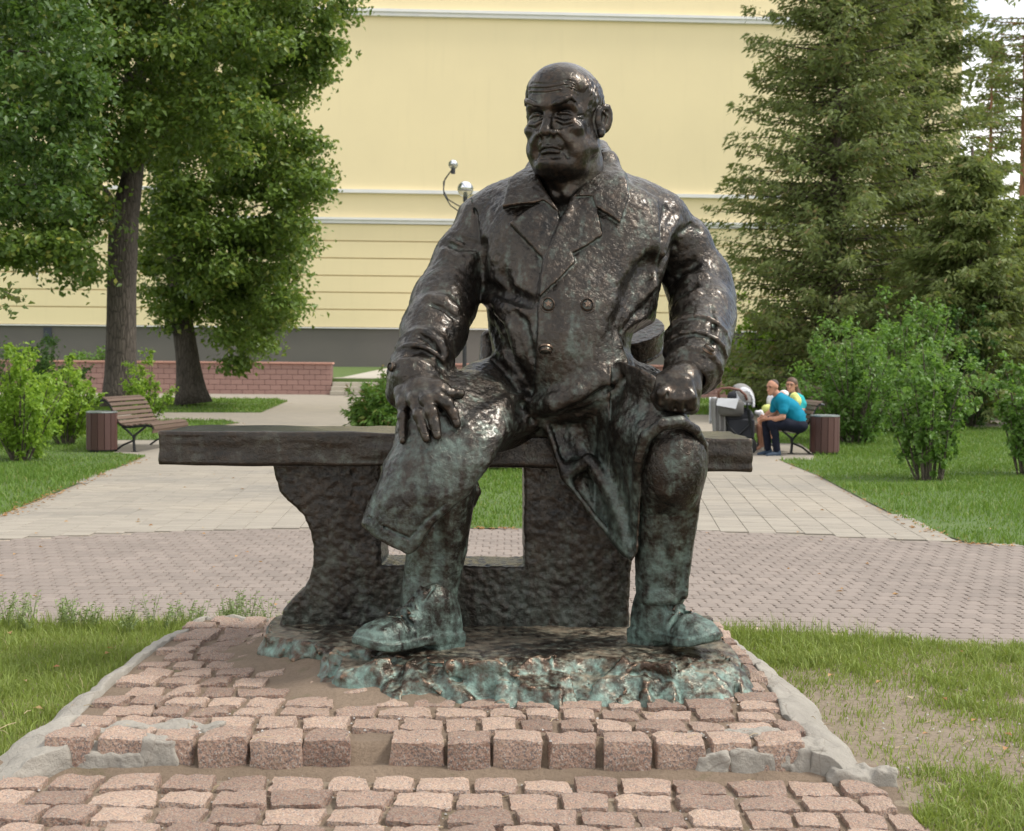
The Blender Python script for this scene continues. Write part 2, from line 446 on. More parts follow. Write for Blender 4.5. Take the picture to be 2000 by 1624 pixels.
# --- pavers: the 300 that show largest are single stones, the rest one mesh of the same stones
def wave(w, l, h, b=.004):
    hw, hl = w/2-.0025, l/2-.003; k = .012
    out_ = [(-hw+k, -hl), (hw-k, -hl), (hw+k*.6, -hl*.5), (hw-k*.9, 0), (hw+k*.6, hl*.5), (hw-k, hl), (-hw+k, hl), (-hw-k*.6, hl*.5), (-hw+k*.9, 0), (-hw-k*.6, -hl*.5)]
    n = len(out_); vs = [(x, y, 0) for x, y in out_]+[(x, y, h-b) for x, y in out_]+[(x*(1-2*b/w), y*(1-2*b/l), h) for x, y in out_]
    return vs, [(i, (i+1) % n, n+(i+1) % n, n+i) for i in range(n)]+[(n+i, n+(i+1) % n, 2*n+(i+1) % n, 2*n+i) for i in range(n)]+[tuple(range(2*n, 3*n))]
def rectp(w, l, h, b=.003):
    hw, hl = w/2-.0022, l/2-.0022; o4 = [(-hw, -hl), (hw, -hl), (hw, hl), (-hw, hl)]; i4 = [(-hw+b, -hl+b), (hw-b, -hl+b), (hw-b, hl-b), (-hw+b, hl-b)]
    vs = [(x, y, 0) for x, y in o4]+[(x, y, h-b) for x, y in o4]+[(x, y, h) for x, y in i4]
    return vs, [(i, (i+1) % 4, 4+(i+1) % 4, 4+i) for i in range(4)]+[(4+i, 4+(i+1) % 4, 8+(i+1) % 4, 8+i) for i in range(4)]+[(8, 9, 10, 11)]
def lay(thing, single, spots, shape, mat, nmax=300):
    """spots: (x, y, z, rz). nearest nmax in view become parts, the rest one stuff part"""
    def seen(s_):
        d = np.array(s_[:3])-CAM; u = d@_Rv/(d@_F)*FPX+CX; v = CY-d@_Uv/(d@_F)*FPX
        if not (-20 < u < 2020 and v < 1640): return 0
        if 545 < u < 1235 and v > 1110: return .01
        return 1/(d@d)
    spots = sorted(spots, key=lambda s_: -seen(s_))
    me = bpy.data.meshes.new(single); me.from_pydata(shape[0], [], shape[1]); me.update(); me.materials.append(mat)
    for x, y, z, rz in spots[:nmax]:
        o = bpy.data.objects.new(single, me); COL.objects.link(o); o.parent = thing; o.location = (x, y, z+random.uniform(-.0015, .0015)); o.rotation_euler = (random.gauss(0, .006), random.gauss(0, .006), rz+random.gauss(0, .008))
    rest = np.array(spots[nmax:]); 
    if len(rest) == 0: return
    V = np.array(shape[0], F4); n = len(rest); c, s_ = np.cos(rest[:, 3]), np.sin(rest[:, 3])
    A = np.empty((n, len(V), 3), F4)
    A[:, :, 0] = rest[:, 0:1]+V[:, 0]*c[:, None]-V[:, 1]*s_[:, None]; A[:, :, 1] = rest[:, 1:2]+V[:, 0]*s_[:, None]+V[:, 1]*c[:, None]
    A[:, :, 2] = rest[:, 2:3]+V[:, 2]+rng.normal(0, .001, n)[:, None]+V[:, 0]*rng.normal(0, .008, n)[:, None]
    fs = [tuple(i+k*len(V) for i in f) for k in range(n) for f in shape[1]]
    o = new_mesh(single+'_field', A.reshape(-1, 3), fs, mat, False, thing); tag(o, kind='stuff')
brown = tag(empty('brown_paving', (0, 9, 0)), kind='structure'); brown.location = (0, 0, 0)
sp = []
for j in range(0, 46):
    y = 6.6+j*.155
    for i in range(-62, 62):
        x = (i+(j % 2)*.5)*.118
        if abs(x) < .42*y+.3: sp.append((x, y, -0.004, 0))
spx = np.array(sp); ok = inpoly(spx[:, 0], spx[:, 1], road_poly); sp = [s_ for s_, k in zip(sp, ok) if k]
lay(brown, 'paver', sp, wave(.118, .155, .016), M_brown)
beige = tag(empty('beige_paving', (0, 0, 0)), kind='structure')
sp = []
for side, yaw in ((-1, R(3.5)), (1, R(-4.6))):
    c, s_ = math.cos(yaw), math.sin(yaw)
    for i in range(-36, 37):
        for j in range(84, 164):
            lx, ly = i*.25+.12, (j+(i % 2)*.5)*.12
            x = lx*c-ly*s_-side*-.0; y = lx*s_+ly*c
            x += side*0.9
            if (x-.1)*side > 0.12 and abs(x) < .42*y: sp.append((x, y, .006, yaw))
spx = np.array(sp); pl = fe+[(12, 19.2), (-12, 19.2)]; ok = inpoly(spx[:, 0], spx[:, 1]-.07, pl) & (spx[:, 1] < 19.2) & ~inpoly(spx[:, 0], spx[:, 1], GP(LAWN['l1'])) & ~inpoly(spx[:, 0], spx[:, 1], GP(LAWN['r1'])) & ~inpoly(spx[:, 0], spx[:, 1], GP(LAWN['mid'])); sp = [s_ for s_, k in zip(sp, ok) if k]
lay(beige, 'paver', sp, rectp(.25, .12, .010), M_beige)

LW = {k: GP(v) for k, v in LAWN.items()}
def lawn_sheet(k):
    poly = LW[k]
    o = sheet('lawn', poly, .014, M_lawn)
    return o
for k in LW: lawn_sheet(k)
# near ground left and right of the platform: bare earth under thin grass
fr = [(-9, 1.6), (9, 1.6)]+[(x, y) for x, y in NE[::-1]]
sheet('earth', fr, .004, M_soil)

# --- building
M_yel = None
def wall_mat(name, c, c2, sc_=.25, rough=.85):
    m = NT(name); v = m.co(); a = m.noise(v, sc_, 6, .6); b = m.noise(m.co('Object', (1, 1, .08)), 3, 4, .6)
    col = m.mix(m.ramp(a, [(.35, 0.), (.7, 1.)]), c, c2); col = m.mix(m.ramp(b, [(.55, 0.), (.8, .25)]), col, tuple(x*.85 for x in c))
    return m.set(Base_Color=col, Roughness=rough, Normal=m.bump(m.noise(v, 30, 4), .1, .01))
M_yel = wall_mat('yellow_render', (.76, .645, .385), (.725, .615, .37))
M_plinth = wall_mat('grey_plinth', (.135, .122, .108), (.12, .11, .10), .5)
M_white = wall_mat('white_trim', (.72, .71, .68), (.66, .66, .65), 1.0)
M_dark = plain('dark_metal', (.03, .035, .05), .5)
BA = math.atan(.054)
bld = empty('yellow_building', (0, 65, 1.2), BA)
tag(bld, 'long windowless yellow building with white mouldings and a dark grey plinth', 'building')
X0, X1 = -34.0, 21.3
b = MB(); b.box((X0, .10, 6.35-.0), (X1, 12, 24.8)); b.build('wall', M_yel, bld)
zs = [2.03, 2.86, 3.66, 4.44, 5.25, 6.05, 6.86]
for i in range(len(zs)-1):
    p_ = MB(); 
    # each rendered course stands proud of a recessed joint
    p_.box((X0-.02, 0.02, zs[i]+.03), (X1+.02, .099, zs[i+1]-.03)); q_ = p_.build('render_course', M_yel, bld)
b = MB(); b.box((X0, .075, 2.03), (X1, 12, 6.35)); b.build('wall_core', wall_mat('joint_yellow', (.58, .46, .26), (.52, .42, .25)), bld)
b = MB(); b.box((X0+.1, .10, -.4), (X1-.1, 12, 1.98)); b.build('plinth', M_plinth, bld)
for z0, z1, dep in ((1.98, 2.03, .14), (6.86, 7.02, .20), (7.02, 7.12, .30), (8.28, 8.44, .22), (16.45, 16.62, .20), (16.62, 16.75, .30)):
    b = MB(); b.box((X0-.05, .1-dep, z0), (X1+.05, .098, z1)); b.build('moulding', M_white, bld)
b = MB(); b.box((X0-.3, -.35, 24.8), (X1+.3, 12.3, 25.3)); b.build('roof_edge', M_white, bld)
for x_ in (-21.5,):
    b = MB(); b.box((x_-.18, .05, 1.2), (x_+.18, .099, 1.9)); b.build('vent', M_dark, bld)
b = MB(); b.box((-21.95, -.02, 4.1), (-21.9, .02, 6.3)); b.build('cable_cover', M_white, bld)

# --- retaining wall of split pink blocks
def block_mat():
    m = NT('pink_block'); v = m.co('Object'); a = m.noise(v, 9, 6, .7); oi = m.n('ObjectInfo')
    c = m.mix(oi.outputs['Random'], (.33, .20, .17), (.375, .23, .195)); c = m.mix(m.ramp(a, [(.4, 0.), (.7, .6)]), c, (.38, .23, .195))
    return m.set(Base_Color=c, Roughness=.9, Normal=m.bump(a, .4, .03))
M_block = block_mat(); M_mortar = plain('block_mortar', (.15, .09, .078), .95); M_cope = plain('pink_coping', (.50, .27, .21), .85, scale=4, obj_random=.06)
bw, bh = .405, .19
def split_block():
    m = MB(); g = 3; vs = []; fs = []
    d_ = random.uniform(0, .006); m.box((-bw*.5+.006, -d_, .006), (bw*.5-.006, .04, bh-.006), bev=.012); return m.mesh('block', M_block)
def retaining(x0, x1, Y, z0, rows, label):
    t = empty('retaining_wall', (x0, Y, z0)); tag(t, label, 'wall', 'pink block walls of the terrace')
    ms = [split_block() for _ in range(5)]
    n = int(round((x1-x0)/bw)); Lw = n*bw
    c = MB(); c.box((0, .012, 0), (Lw, .38, rows*bh)); c.build('core', M_mortar, t)
    cnt = 0; rest = MB()
    for r_ in range(rows):
        for i in range(n+(r_ % 2)):
            x = (i+.5-(.5 if r_ % 2 else 0))*bw
            if x < .1: x = bw*.25
            if x > Lw-.1: x = Lw-bw*.25
            half = abs(x-bw*.25) < 1e-6 or abs(x-(Lw-bw*.25)) < 1e-6
            me = random.choice(ms)
            o = bpy.data.objects.new('block', me); COL.objects.link(o); o.parent = t; o.location = (x, 0, r_*bh); o.scale = (.5 if half else 1, 1, 1); cnt += 1
    m_ = int(math.ceil(Lw/.8))
    for i in range(m_):
        cb = MB(); w_ = Lw/m_; cb.box((i*w_+.003-(.04 if i == 0 else 0), -.07, rows*bh+.002), ((i+1)*w_-.003+(.04 if i == m_-1 else 0), .45, rows*bh+.075), bev=.008); cb.build('coping', M_cope, t)
    return t
wl = P(648, 740, 50)[0]; 
n_l = int((wl-P(-60, 740, 50)[0])/bw); retaining(wl-n_l*bw, wl, 50.0, .36, 6, 'pink block terrace wall behind the two leafy trees, ending beside the steps')
wr0 = P(880, 740, 50)[0]; wr1 = P(1945+100, 740, 50)[0]; retaining(wr0, wr0+int((wr1-wr0)/bw)*bw, 50.0, .36, 6, 'pink block terrace wall behind the pram and the green shrubs')
M_conc = plain('pale_concrete', (.42, .38, .31), .9, scale=3, obj_random=.05)
st = empty('stone_steps', (0, 50, .4)); tag(st, 'four pale stone steps rising beside the end of the pink wall', 'steps')
sx0, sx1 = wl+.02, wr0-.02
for i in range(4):
    for k in range(8):
        w_ = (sx1-sx0)/8; b = MB(); b.box((sx0+k*w_+.006, -.7+i*.33, i*.155), (sx0+(k+1)*w_-.006, -.7+i*.33+.40+(.9 if i == 3 else 0), (i+1)*.155), bev=.012); b.build('stone_block', M_conc, st)
def tgz(y): return 1.0+.028*min(max(y-50.2, 0), 16)
v = []; 
for y in (50.7, 58, 66.5): v += [(sx0+.2+(y-50)*.05, y, tgz(y)+.01), (sx1+1.4+(y-50)*.25, y, tgz(y)+.01)]
tag(new_mesh('terrace_path', v, [(0, 1, 3, 2), (2, 3, 5, 4)], plain('terrace_concrete', (.40, .37, .32), .9, scale=1)), kind='structure')
# ================================================================ cobbled platform and lower cobbles
def granite_mat():
    m = NT('pink_granite'); v = m.co('Object'); oi = m.n('ObjectInfo')
    vc = m.voro(v, 210, 'F1', out='Color'); s_ = m.n('SeparateColor'); m.l(vc, s_.inputs[0])
    n1 = m.noise(v, 14, 5, .6); n2 = m.noise(v, 75, 4, .65)
    pink = m.mix(oi.outputs['Random'], (.285, .150, .105), (.32, .225, .170))
    pink = m.mix(m.ramp(s_.outputs['Red'], [(.30, 0.), (.45, .8)]), pink, (.38, .26, .195))
    pink = m.mix(m.ramp(s_.outputs['Green'], [(.80, 0.), (.86, .75)]), pink, (.40, .35, .30))
    pink = m.mix(m.ramp(m.math('ADD', s_.outputs['Blue'], m.math('MULTIPLY', m.math('SUBTRACT', n2, .5), .5)), [(.68, 0.), (.80, .85)]), pink, (.15, .125, .115))
    g = m.n('NewGeometry'); sn = m.n('SeparateXYZ'); m.l(g.outputs['Normal'], sn.inputs[0])
    dirt = m.math('MULTIPLY', m.math('MAXIMUM', m.ramp(n1, [(.50, 0.), (.66, 1.)]), m.math('MULTIPLY', m.ramp(sn.outputs['Z'], [(.7, 0.), (.98, 1.)]), m.ramp(n2, [(.42, 0.), (.6, .6)]))), .55)
    c = m.mix(dirt, pink, (.36, .27, .19))
    hs = m.n('HueSaturation'); m.l(m.math('MULTIPLY_ADD', oi.outputs['Random'], .50, .62), hs.inputs['Value']); m.l(c, hs.inputs['Color'])
    nb = m.bump(m.math('ADD', n2, m.math('MULTIPLY', m.voro(v, 60), .6)), .7, .012)
    return m.set(Base_Color=hs.outputs[0], Roughness=.82, Normal=nb)
M_gran = granite_mat()
def mortar_mat():
    m = NT('grey_mortar'); v = m.co('Object'); n1 = m.noise(v, 3, 7, .65); n2 = m.noise(v, 28, 6, .7); n3 = m.noise(v, 1.2, 3)
    c = m.mix(m.ramp(n1, [(.35, 0.), (.65, 1.)]), (.26, .24, .205), (.34, .315, .27)); c = m.mix(m.ramp(n2, [(.55, 0.), (.75, .5)]), c, (.27, .24, .20))
    cr = m.voro(v, 4.5, 'DISTANCE_TO_EDGE'); c = m.mix(m.ramp(m.math('ADD', cr, m.math('MULTIPLY', n2, .04)), [(.020, .7), (.034, 0.)]), c, (.20, .17, .14))
    return m.set(Base_Color=c, Roughness=.93, Normal=m.bump(n2, .8, .02))
M_mort = mortar_mat()
def dirt_mat():
    m = NT('sandy_dirt'); v = m.co('Object'); n1 = m.noise(v, 2.5, 7, .65); n2 = m.noise(v, 60, 6, .75); n3 = m.noise(v, 6, 4)
    c = m.mix(m.ramp(n1, [(.3, 0.), (.7, 1.)]), (.17, .125, .085), (.27, .20, .14)); c = m.mix(m.ramp(n2, [(.45, 0.), (.7, .7)]), c, (.16, .115, .08))
    c = m.mix(m.ramp(n3, [(.60, 0.), (.72, .55)]), c, (.085, .095, .03))
    return m.set(Base_Color=c, Roughness=.96, Normal=m.bump(n2, 1.0, .015))
M_dirt = dirt_mat()
def cobble_mesh(w, l, h, seed):
    """rough split sett with chipped edges, top at z=0"""
    r_ = np.random.default_rng(seed); n = 7; V = []; idx = {}; Fs = []
    def vid(i, j, k):
        key = (i, j, k)
        if key in idx: return idx[key]
        idx[key] = len(V); V.append((i/n*2-1, j/n*2-1, k/3*2-1)); return idx[key]
    for i in range(n):
        for j in range(n): Fs.append((vid(i, j, 3), vid(i+1, j, 3), vid(i+1, j+1, 3), vid(i, j+1, 3)))
    for k in range(3):
        for i in range(n):
            Fs.append((vid(i, 0, k), vid(i+1, 0, k), vid(i+1, 0, k+1), vid(i, 0, k+1))); Fs.append((vid(i+1, n, k), vid(i, n, k), vid(i, n, k+1), vid(i+1, n, k+1)))
            Fs.append((vid(0, i+1, k), vid(0, i, k), vid(0, i, k+1), vid(0, i+1, k+1))); Fs.append((vid(n, i, k), vid(n, i+1, k), vid(n, i+1, k+1), vid(n, i, k+1)))
    V = np.array(V); p = np.abs(V)
    q = 14; nr = (p**q).sum(1)**(1/q); V = V/np.maximum(nr, 1)[:, None]**.9
    V = V*np.array([w/2, l/2, h/2]); V[:, 2] -= h/2
    sk = r_.normal(0, .06, 4); V[:, 0] *= 1+sk[0]*V[:, 1]/l*2; V[:, 1] *= 1+sk[1]*V[:, 0]/w*2; V[:, 2] += V[:, 0]*sk[2]*.6+V[:, 1]*sk[3]*.4
    Vf = V.astype(F4)+seed*3.7
    V += np.stack([vnoise(Vf, .055, 1), vnoise(Vf, .055, 2), vnoise(Vf, .05, 3)], 1)*np.array([.008, .008, .006])
    V += np.stack([vnoise(Vf, .022, 4), vnoise(Vf, .022, 5), vnoise(Vf, .02, 6)], 1)*.0045
    me = bpy.data.meshes.new('cobble'); me.from_pydata([tuple(a) for a in V], [], Fs); me.update(); me.materials.append(M_gran); me.polygons.foreach_set('use_smooth', [True]*len(me.polygons)); me.set_sharp_from_angle(angle=R(33)); return me
plat = empty('cobbled_platform', (0, 5, 0)); tag(plat, 'low raised platform of pink granite setts with a grey mortar rim under the statue', 'platform')
plat.location = (0, 0, 0)
PX0, PX1, PY0, PY1, PZ = -1.71, 1.13, 4.97, 7.30, .125
def pz(x, y): return PZ+.015*math.sin(x*1.3)*0+.025*min(1, max(0, (y-PY0)/1.0))
# bed: uneven dirt between the setts
def relief(name, xs, ys, zf, mat, parent=None, mask=None):
    X, Y = np.meshgrid(xs, ys); n, m_ = X.shape; Z = zf(X, Y); V = np.stack([X, Y, Z], -1).reshape(-1, 3)
    i = np.arange(n*m_).reshape(n, m_); Fq = np.stack([i[:-1, :-1], i[:-1, 1:], i[1:, 1:], i[1:, :-1]], -1).reshape(-1, 4)
    if mask is not None: c = V[Fq].mean(1); Fq = Fq[mask(c[:, 0], c[:, 1])]
    return new_mesh(name, V, Fq, mat, True, parent)
def n2d(X, Y, s, seed): return vnoise(np.stack([X.ravel(), Y.ravel(), np.zeros(X.size)+seed*3.3], 1).astype(F4), s, seed).reshape(X.shape)
def bedz(X, Y):
    b_ = PZ-.014+.025*np.clip((Y-PY0)/1.0, 0, 1)+.005*n2d(X, Y, .07, 1)+.005*n2d(X, Y, .25, 2)
    # sand heaped against the bronze plinth on its left front
    d = sd_poly(X.ravel(), Y.ravel(), rock_poly).reshape(X.shape); heap = np.clip(1-(d+.02)/.30, 0, 1)*np.clip((-.05-X)/.4, 0, 1)
    b_ = np.where(Y < PY0+.075, np.minimum(b_, -.01+(Y-PY0)*1.6), b_)
    return b_+heap*.052+(d < .0)*.01+np.clip(1-np.abs(d)/.06, 0, 1)*.012
rock_poly = [tuple(P(x, y, Y)[:2]) for x, y, Y in [(525, 1238, 6.42), (530, 1250, 6.25), (600, 1258, 6.12), (640, 1265, 6.05), (652, 1284, 5.90), (690, 1302, 5.72), (760, 1310, 5.66), (860, 1305, 5.62), (1000, 1300, 5.60), (1150, 1298, 5.62), (1300, 1293, 5.66), (1385, 1288, 5.72), (1420, 1280, 5.80), (1424, 1262, 5.98), (1392, 1235, 6.45), (1384, 1215, 6.8)]]+[(-1.05, 7.0), (-1.12, 6.7)]
rock_poly = [(float(a), float(b)) for a, b in rock_poly]
relief('dirt_bed', np.arange(PX0+.03, PX1-.02, .02), np.arange(PY0+.0, PY1, .02), bedz, M_dirt, plat)
# front riser earth behind the kerb setts
cob = [cobble_mesh(1, 1, .11, s_) for s_ in ()]
cobs = []
for k in range(14):
    w_ = .168*(1+.10*math.sin(k*2.1)); l_ = .150*(1+.08*math.cos(k*1.7)); cobs.append((cobble_mesh(w_, l_, .12, 31+k), w_, l_))
def put(me, x, y, z, rz=0, tilt=.02, s=(1, 1, 1), parent=plat):
    o = bpy.data.objects.new('cobble', me); COL.objects.link(o); o.parent = parent; o.location = (x, y, z); o.scale = s
    o.rotation_euler = (random.gauss(0, tilt), random.gauss(0, tilt), rz+random.gauss(0, .03)); return o
random.seed(21)
# kerb row along the front, some setts lost
x = PX0+.02; k = 0
gap = (P(700, 1470, 5.0)[0]-.0, P(805, 1470, 5.0)[0])
while x < PX1-.08:
    me, w_, l_ = cobs[k % 14]; k += 1; ww = w_*random.uniform(.96, 1.08)
    if gap[0]-.03 < x+ww/2 < gap[1]: x += .035; continue
    put(me, x+ww/2, PY0+.085, PZ+.012+random.uniform(-.004, .006), 0, .02, (ww/w_, 1.08, 1.12)); x += ww+random.uniform(.006, .020)
# rows behind it
y = PY0+.255; row = 0
while y < PY1-.05:
    x = PX0+.03+(row % 2)*.06+random.uniform(0, .05); lrow = .138+random.uniform(-.008, .010)
    while x < PX1-.08:
        me, w_, l_ = random.choice(cobs); ww = w_*random.uniform(.70, 1.18)
        if x+ww > PX1-.05: ww = max(.07, PX1-.015-x)
        cx_ = x+ww/2
        d = float(sd_poly(np.array([cx_], F4), np.array([y], F4), rock_poly)[0])
        hidden = y > 6.35 and -1.0 < cx_ < .85
        buried = (d < .22 and cx_ < -.25) 
        if d > -.02 and not hidden and cx_+ww/2 < PX1+.02:
            sink = .012 if buried else 0
            if buried and random.random() < .35: sink = .03
            put(me, cx_, y, pz(cx_, y)+.006-sink+random.uniform(-.007, .004)+(0 if not buried else .028*max(0, 1-d/.3)), 0, .025, (ww/w_, lrow/l_, 1))
        x += ww+random.uniform(.010, .028)
    y += lrow+random.uniform(.010, .020); row += 1
# mortar rim: sloping apron left, right and behind, patches on the kerb
def apron(X, Y, side):
    return 0
def rim(name, pts_in, pts_out, nx=18, ny=None):
    pts_out = [(a, b_, c-.03) for a, b_, c in pts_out]
    pts_in = [(*pts_in[0][:2], -.02)]+list(pts_in); pts_out = [(*pts_out[0][:2], -.05)]+list(pts_out)
    ny = ny or len(pts_in); V = []; 
    a = np.array(pts_in, float); c = np.array(pts_out, float); t = np.linspace(0, len(a)-1, ny)
    ai = np.stack([np.interp(t, range(len(a)), a[:, k]) for k in range(3)], 1); ci = np.stack([np.interp(t, range(len(c)), c[:, k]) for k in range(3)], 1)
    for i in range(ny):
        for j in range(nx):
            u = max(0, (j-1)/(nx-2)); p = ai[i]*(1-u)+ci[i]*u; p[2] = ai[i][2]*(1-u**2.2)+ci[i][2]*u**2.2; p[2] -= .10*(j == 0); V.append(p)
    V = np.array(V); vf = V.astype(F4)
    V[:, 2] += .020*vnoise(vf, .16, 4)+.011*vnoise(vf, .06, 5)+.005*vnoise(vf, .025, 8); V[:, 0] += .03*vnoise(vf, .2, 6)+.012*vnoise(vf, .06, 9); V[:, 1] += .014*vnoise(vf, .12, 7)
    idx = np.arange(ny*nx).reshape(ny, nx); Fq = np.stack([idx[:-1, :-1], idx[:-1, 1:], idx[1:, 1:], idx[1:, :-1]], -1).reshape(-1, 4)
    o = new_mesh(name, V, Fq, M_mort, True, plat)
    if o.data.polygons[len(o.data.polygons)//2].normal.z < 0: o.data.flip_normals()
    return o
zt = PZ+.004
rim('mortar_rim', [(PX0+.10, PY0-.01, zt-.02), (PX0+.06, PY0+.1, zt-.005), (PX0+.02, 5.6, zt+.02), (PX0+.02, 6.3, zt+.025), (PX0+.05, 6.9, zt+.02), (PX0+.10, 7.32, zt+.02)],
    [(PX0-.13, PY0-.18, .0), (PX0-.20, PY0+.02, .0), (PX0-.17, 5.5, .0), (PX0-.14, 6.3, .01), (PX0-.12, 7.0, .0), (PX0+.0, 7.5, .0)], 20, 220)
rim('mortar_rim', [(PX1-.04, PY0-.01, zt-.02), (PX1-.02, PY0+.1, zt-.005), (PX1-.03, 5.5, zt+.015), (PX1-.02, 6.2, zt+.02), (PX1-.04, 6.8, zt+.01), (PX1-.12, 7.32, zt+.0)],
    [(PX1+.16, PY0-.10, .0), (PX1+.21, PY0+.06, .0), (PX1+.19, 5.4, .0), (PX1+.22, 6.0, .0), (PX1+.12, 6.8, .0), (PX1+.02, 7.4, .0)], 20, 220)
rim('mortar_rim', [(PX0+.1, 7.28, zt+.02), (-.5, 7.25, zt+.02), (PX1-.1, 7.28, zt+.0)], [(PX0+.05, 7.5, .0), (-.5, 7.48, .0), (PX1-.05, 7.5, .0)], 12, 220)
def patch(cx_, cy_, cz_, sx_, sy_, sz_, seed):
    c_ = np.array([cx_, cy_, cz_], F4); h_ = np.array([sx_, sy_, sz_], F4)
    def f(p):
        q = np.abs(p-c_)-h_+.012+(.022*vnoise(p, .09, seed)+.010*vnoise(p, .03, seed+1))[:, None]*np.array([1.4, .25, 1.0])
        return np.sqrt((np.maximum(q, 0)**2).sum(1))+np.minimum(q.max(1), 0)-.012
    sculpt('mortar_patch', f, c_-h_-.04, c_+h_+.04, .007, M_mort, plat, lambda p, n: (.003*vnoise(p, .02, 4)).astype(F4))
def PF(px): return P(px, 1490, 4.97)[0]
patch(PF(190), PY0+.034, .048, .17, .040, .046, 3); patch(PF(310), PY0+.040, .070, .06, .040, .06, 5)
patch(PF(1385), PY0+.040, .045, .05, .040, .05, 7); patch(PF(1490), PY0+.040, .050, .11, .040, .052, 8); patch(PF(1585), PY0+.05, .055, .07, .055, .075, 9)
patch(PF(755), PY0+.06, .0, .09, .09, .022, 11); patch(PF(270), PY0+.185, PZ-.01, .26, .045, .022, 13); patch(PF(1440), PY0+.18, PZ-.01, .22, .04, .022, 17)
patch(PF(1672), PY0-.03, .018, .10, .06, .045, 15)
# lower cobbles in front
low = tag(empty('cobbled_paving', (0, 0, 0)), kind='structure')
relief('dirt_bed', np.arange(-2.4, 1.40, .02), np.arange(3.6, 5.05, .02), lambda X, Y: -.012+.008*n2d(X, Y, .07, 5)+.006*n2d(X, Y, .22, 6)+.035*np.clip((Y-4.90)/.08, 0, 1)+.018, M_dirt, low)
y = PY0-.075; row = 0; random.seed(5)
while y > 3.75:
    x = -2.3+random.uniform(0, .15); lrow = .150+random.uniform(-.012, .012)
    xe = 1.30
    while x < xe-.03:
        me, w_, l_ = random.choice(cobs); ww = w_*random.uniform(.86, 1.2)
        if x+ww > xe+.06: ww = max(.09, xe-x)
        put(me, x+ww/2, y-lrow/2, .030+random.uniform(-.007, .004), 0, .022, (ww/w_, lrow/l_, 1), low); x += ww+random.uniform(.010, .026)
    y -= lrow+random.uniform(.012, .022); row += 1
# ================================================================ the bronze monument
def W(px, py, Y): return P(px, py, Y)
def PR(r, Y): return r*Y/FPX                       # photo pixels -> metres at distance Y
def XZ(poly, Y): return [(float(a[0]), float(a[2])) for a in (P(x, y, Y) for x, y in poly)]
def prim_poly(poly, Y, y0, y1, rnd=.0):
    """outline (photo px measured at distance Y) as a plate between depths y0 and y1"""
    q = XZ(poly, Y); xs = [a[0] for a in q]; zs = [a[1] for a in q]
    def fn(p):
        d = sd_poly(p[:, 0], p[:, 2], q)+rnd; e = np.abs(p[:, 1]-(y0+y1)/2)-(y1-y0)/2+rnd
        return np.minimum(np.maximum(d, e), 0)+np.sqrt(np.maximum(d, 0)**2+np.maximum(e, 0)**2)-rnd
    return fn, (min(xs), y0, min(zs)), (max(xs), y1, max(zs))
def prim_loft(rows, ex=2.3):
    """rows: (py, xl, xr, Y, ry): stack of rounded sections, widths read off the silhouette"""
    Z = []; X = []; RX = []; YY = []; RY = []
    for py, xl, xr, Y, ry in rows:
        a, b = P(xl, py, Y), P(xr, py, Y); Z.append((a[2]+b[2])/2); X.append((a[0]+b[0])/2); RX.append((b[0]-a[0])/2); YY.append(Y); RY.append(ry)
    o = np.argsort(Z); Z, X, RX, YY, RY = [np.array(a, F4)[o] for a in (Z, X, RX, YY, RY)]
    def fn(p):
        z = np.clip(p[:, 2], Z[0], Z[-1]); cx, cy, rx, ry = (np.interp(z, Z, a) for a in (X, YY, RX, RY))
        u = np.abs(p[:, 0]-cx)/rx; v = np.abs(p[:, 1]-cy)/ry
        d = ((u**ex+v**ex)**(1/ex)-1)*np.minimum(rx, ry)*.9
        e = np.maximum(Z[0]-p[:, 2], p[:, 2]-Z[-1])
        return (np.minimum(np.maximum(d, e), 0)+np.sqrt(np.maximum(d, 0)**2+np.maximum(e, 0)**2)).astype(F4)
    return fn, (float((X-RX).min()), float((YY-RY).min()), float(Z[0])), (float((X+RX).max()), float((YY+RY).max()), float(Z[-1]))
def prim_panel(base, t, poly, Y, y0, y1, k=.008):
    """plate of thickness t lying on another shape, inside an outline"""
    pf, lo, hi = prim_poly(poly, Y, y0, y1)
    q = XZ(poly, Y)
    def fn(p): return smax(base(p)-t, sd_poly(p[:, 0], p[:, 2], q), k)
    return (lambda p: np.maximum(fn(p), np.abs(p[:, 1]-(y0+y1)/2)-(y1-y0)/2)), lo, hi
def prim_line(pts, r):  # pts px,py,Y
    return prim_caps([W(*a) for a in pts], r if hasattr(r, '__len__') else [r]*len(pts))
def hit(fn, px, py, y0=5.3, y1=7.2, n=500):
    ys = np.linspace(y0, y1, n); d = ray(px, py); pts = (CAM+d*(ys/d[1])[:, None]).astype(F4)
    v = np.concatenate([fn(pts[i:i+20]) for i in range(0, n, 20)]); k = np.argmax(v < 0)
    return float(ys[k]) if v[k] < 0 else None
def snap(fn, px, py, off=0.0, dflt=6.2):
    y = hit(fn, px, py); y = dflt if y is None else y
    return W(px, py, y-off)

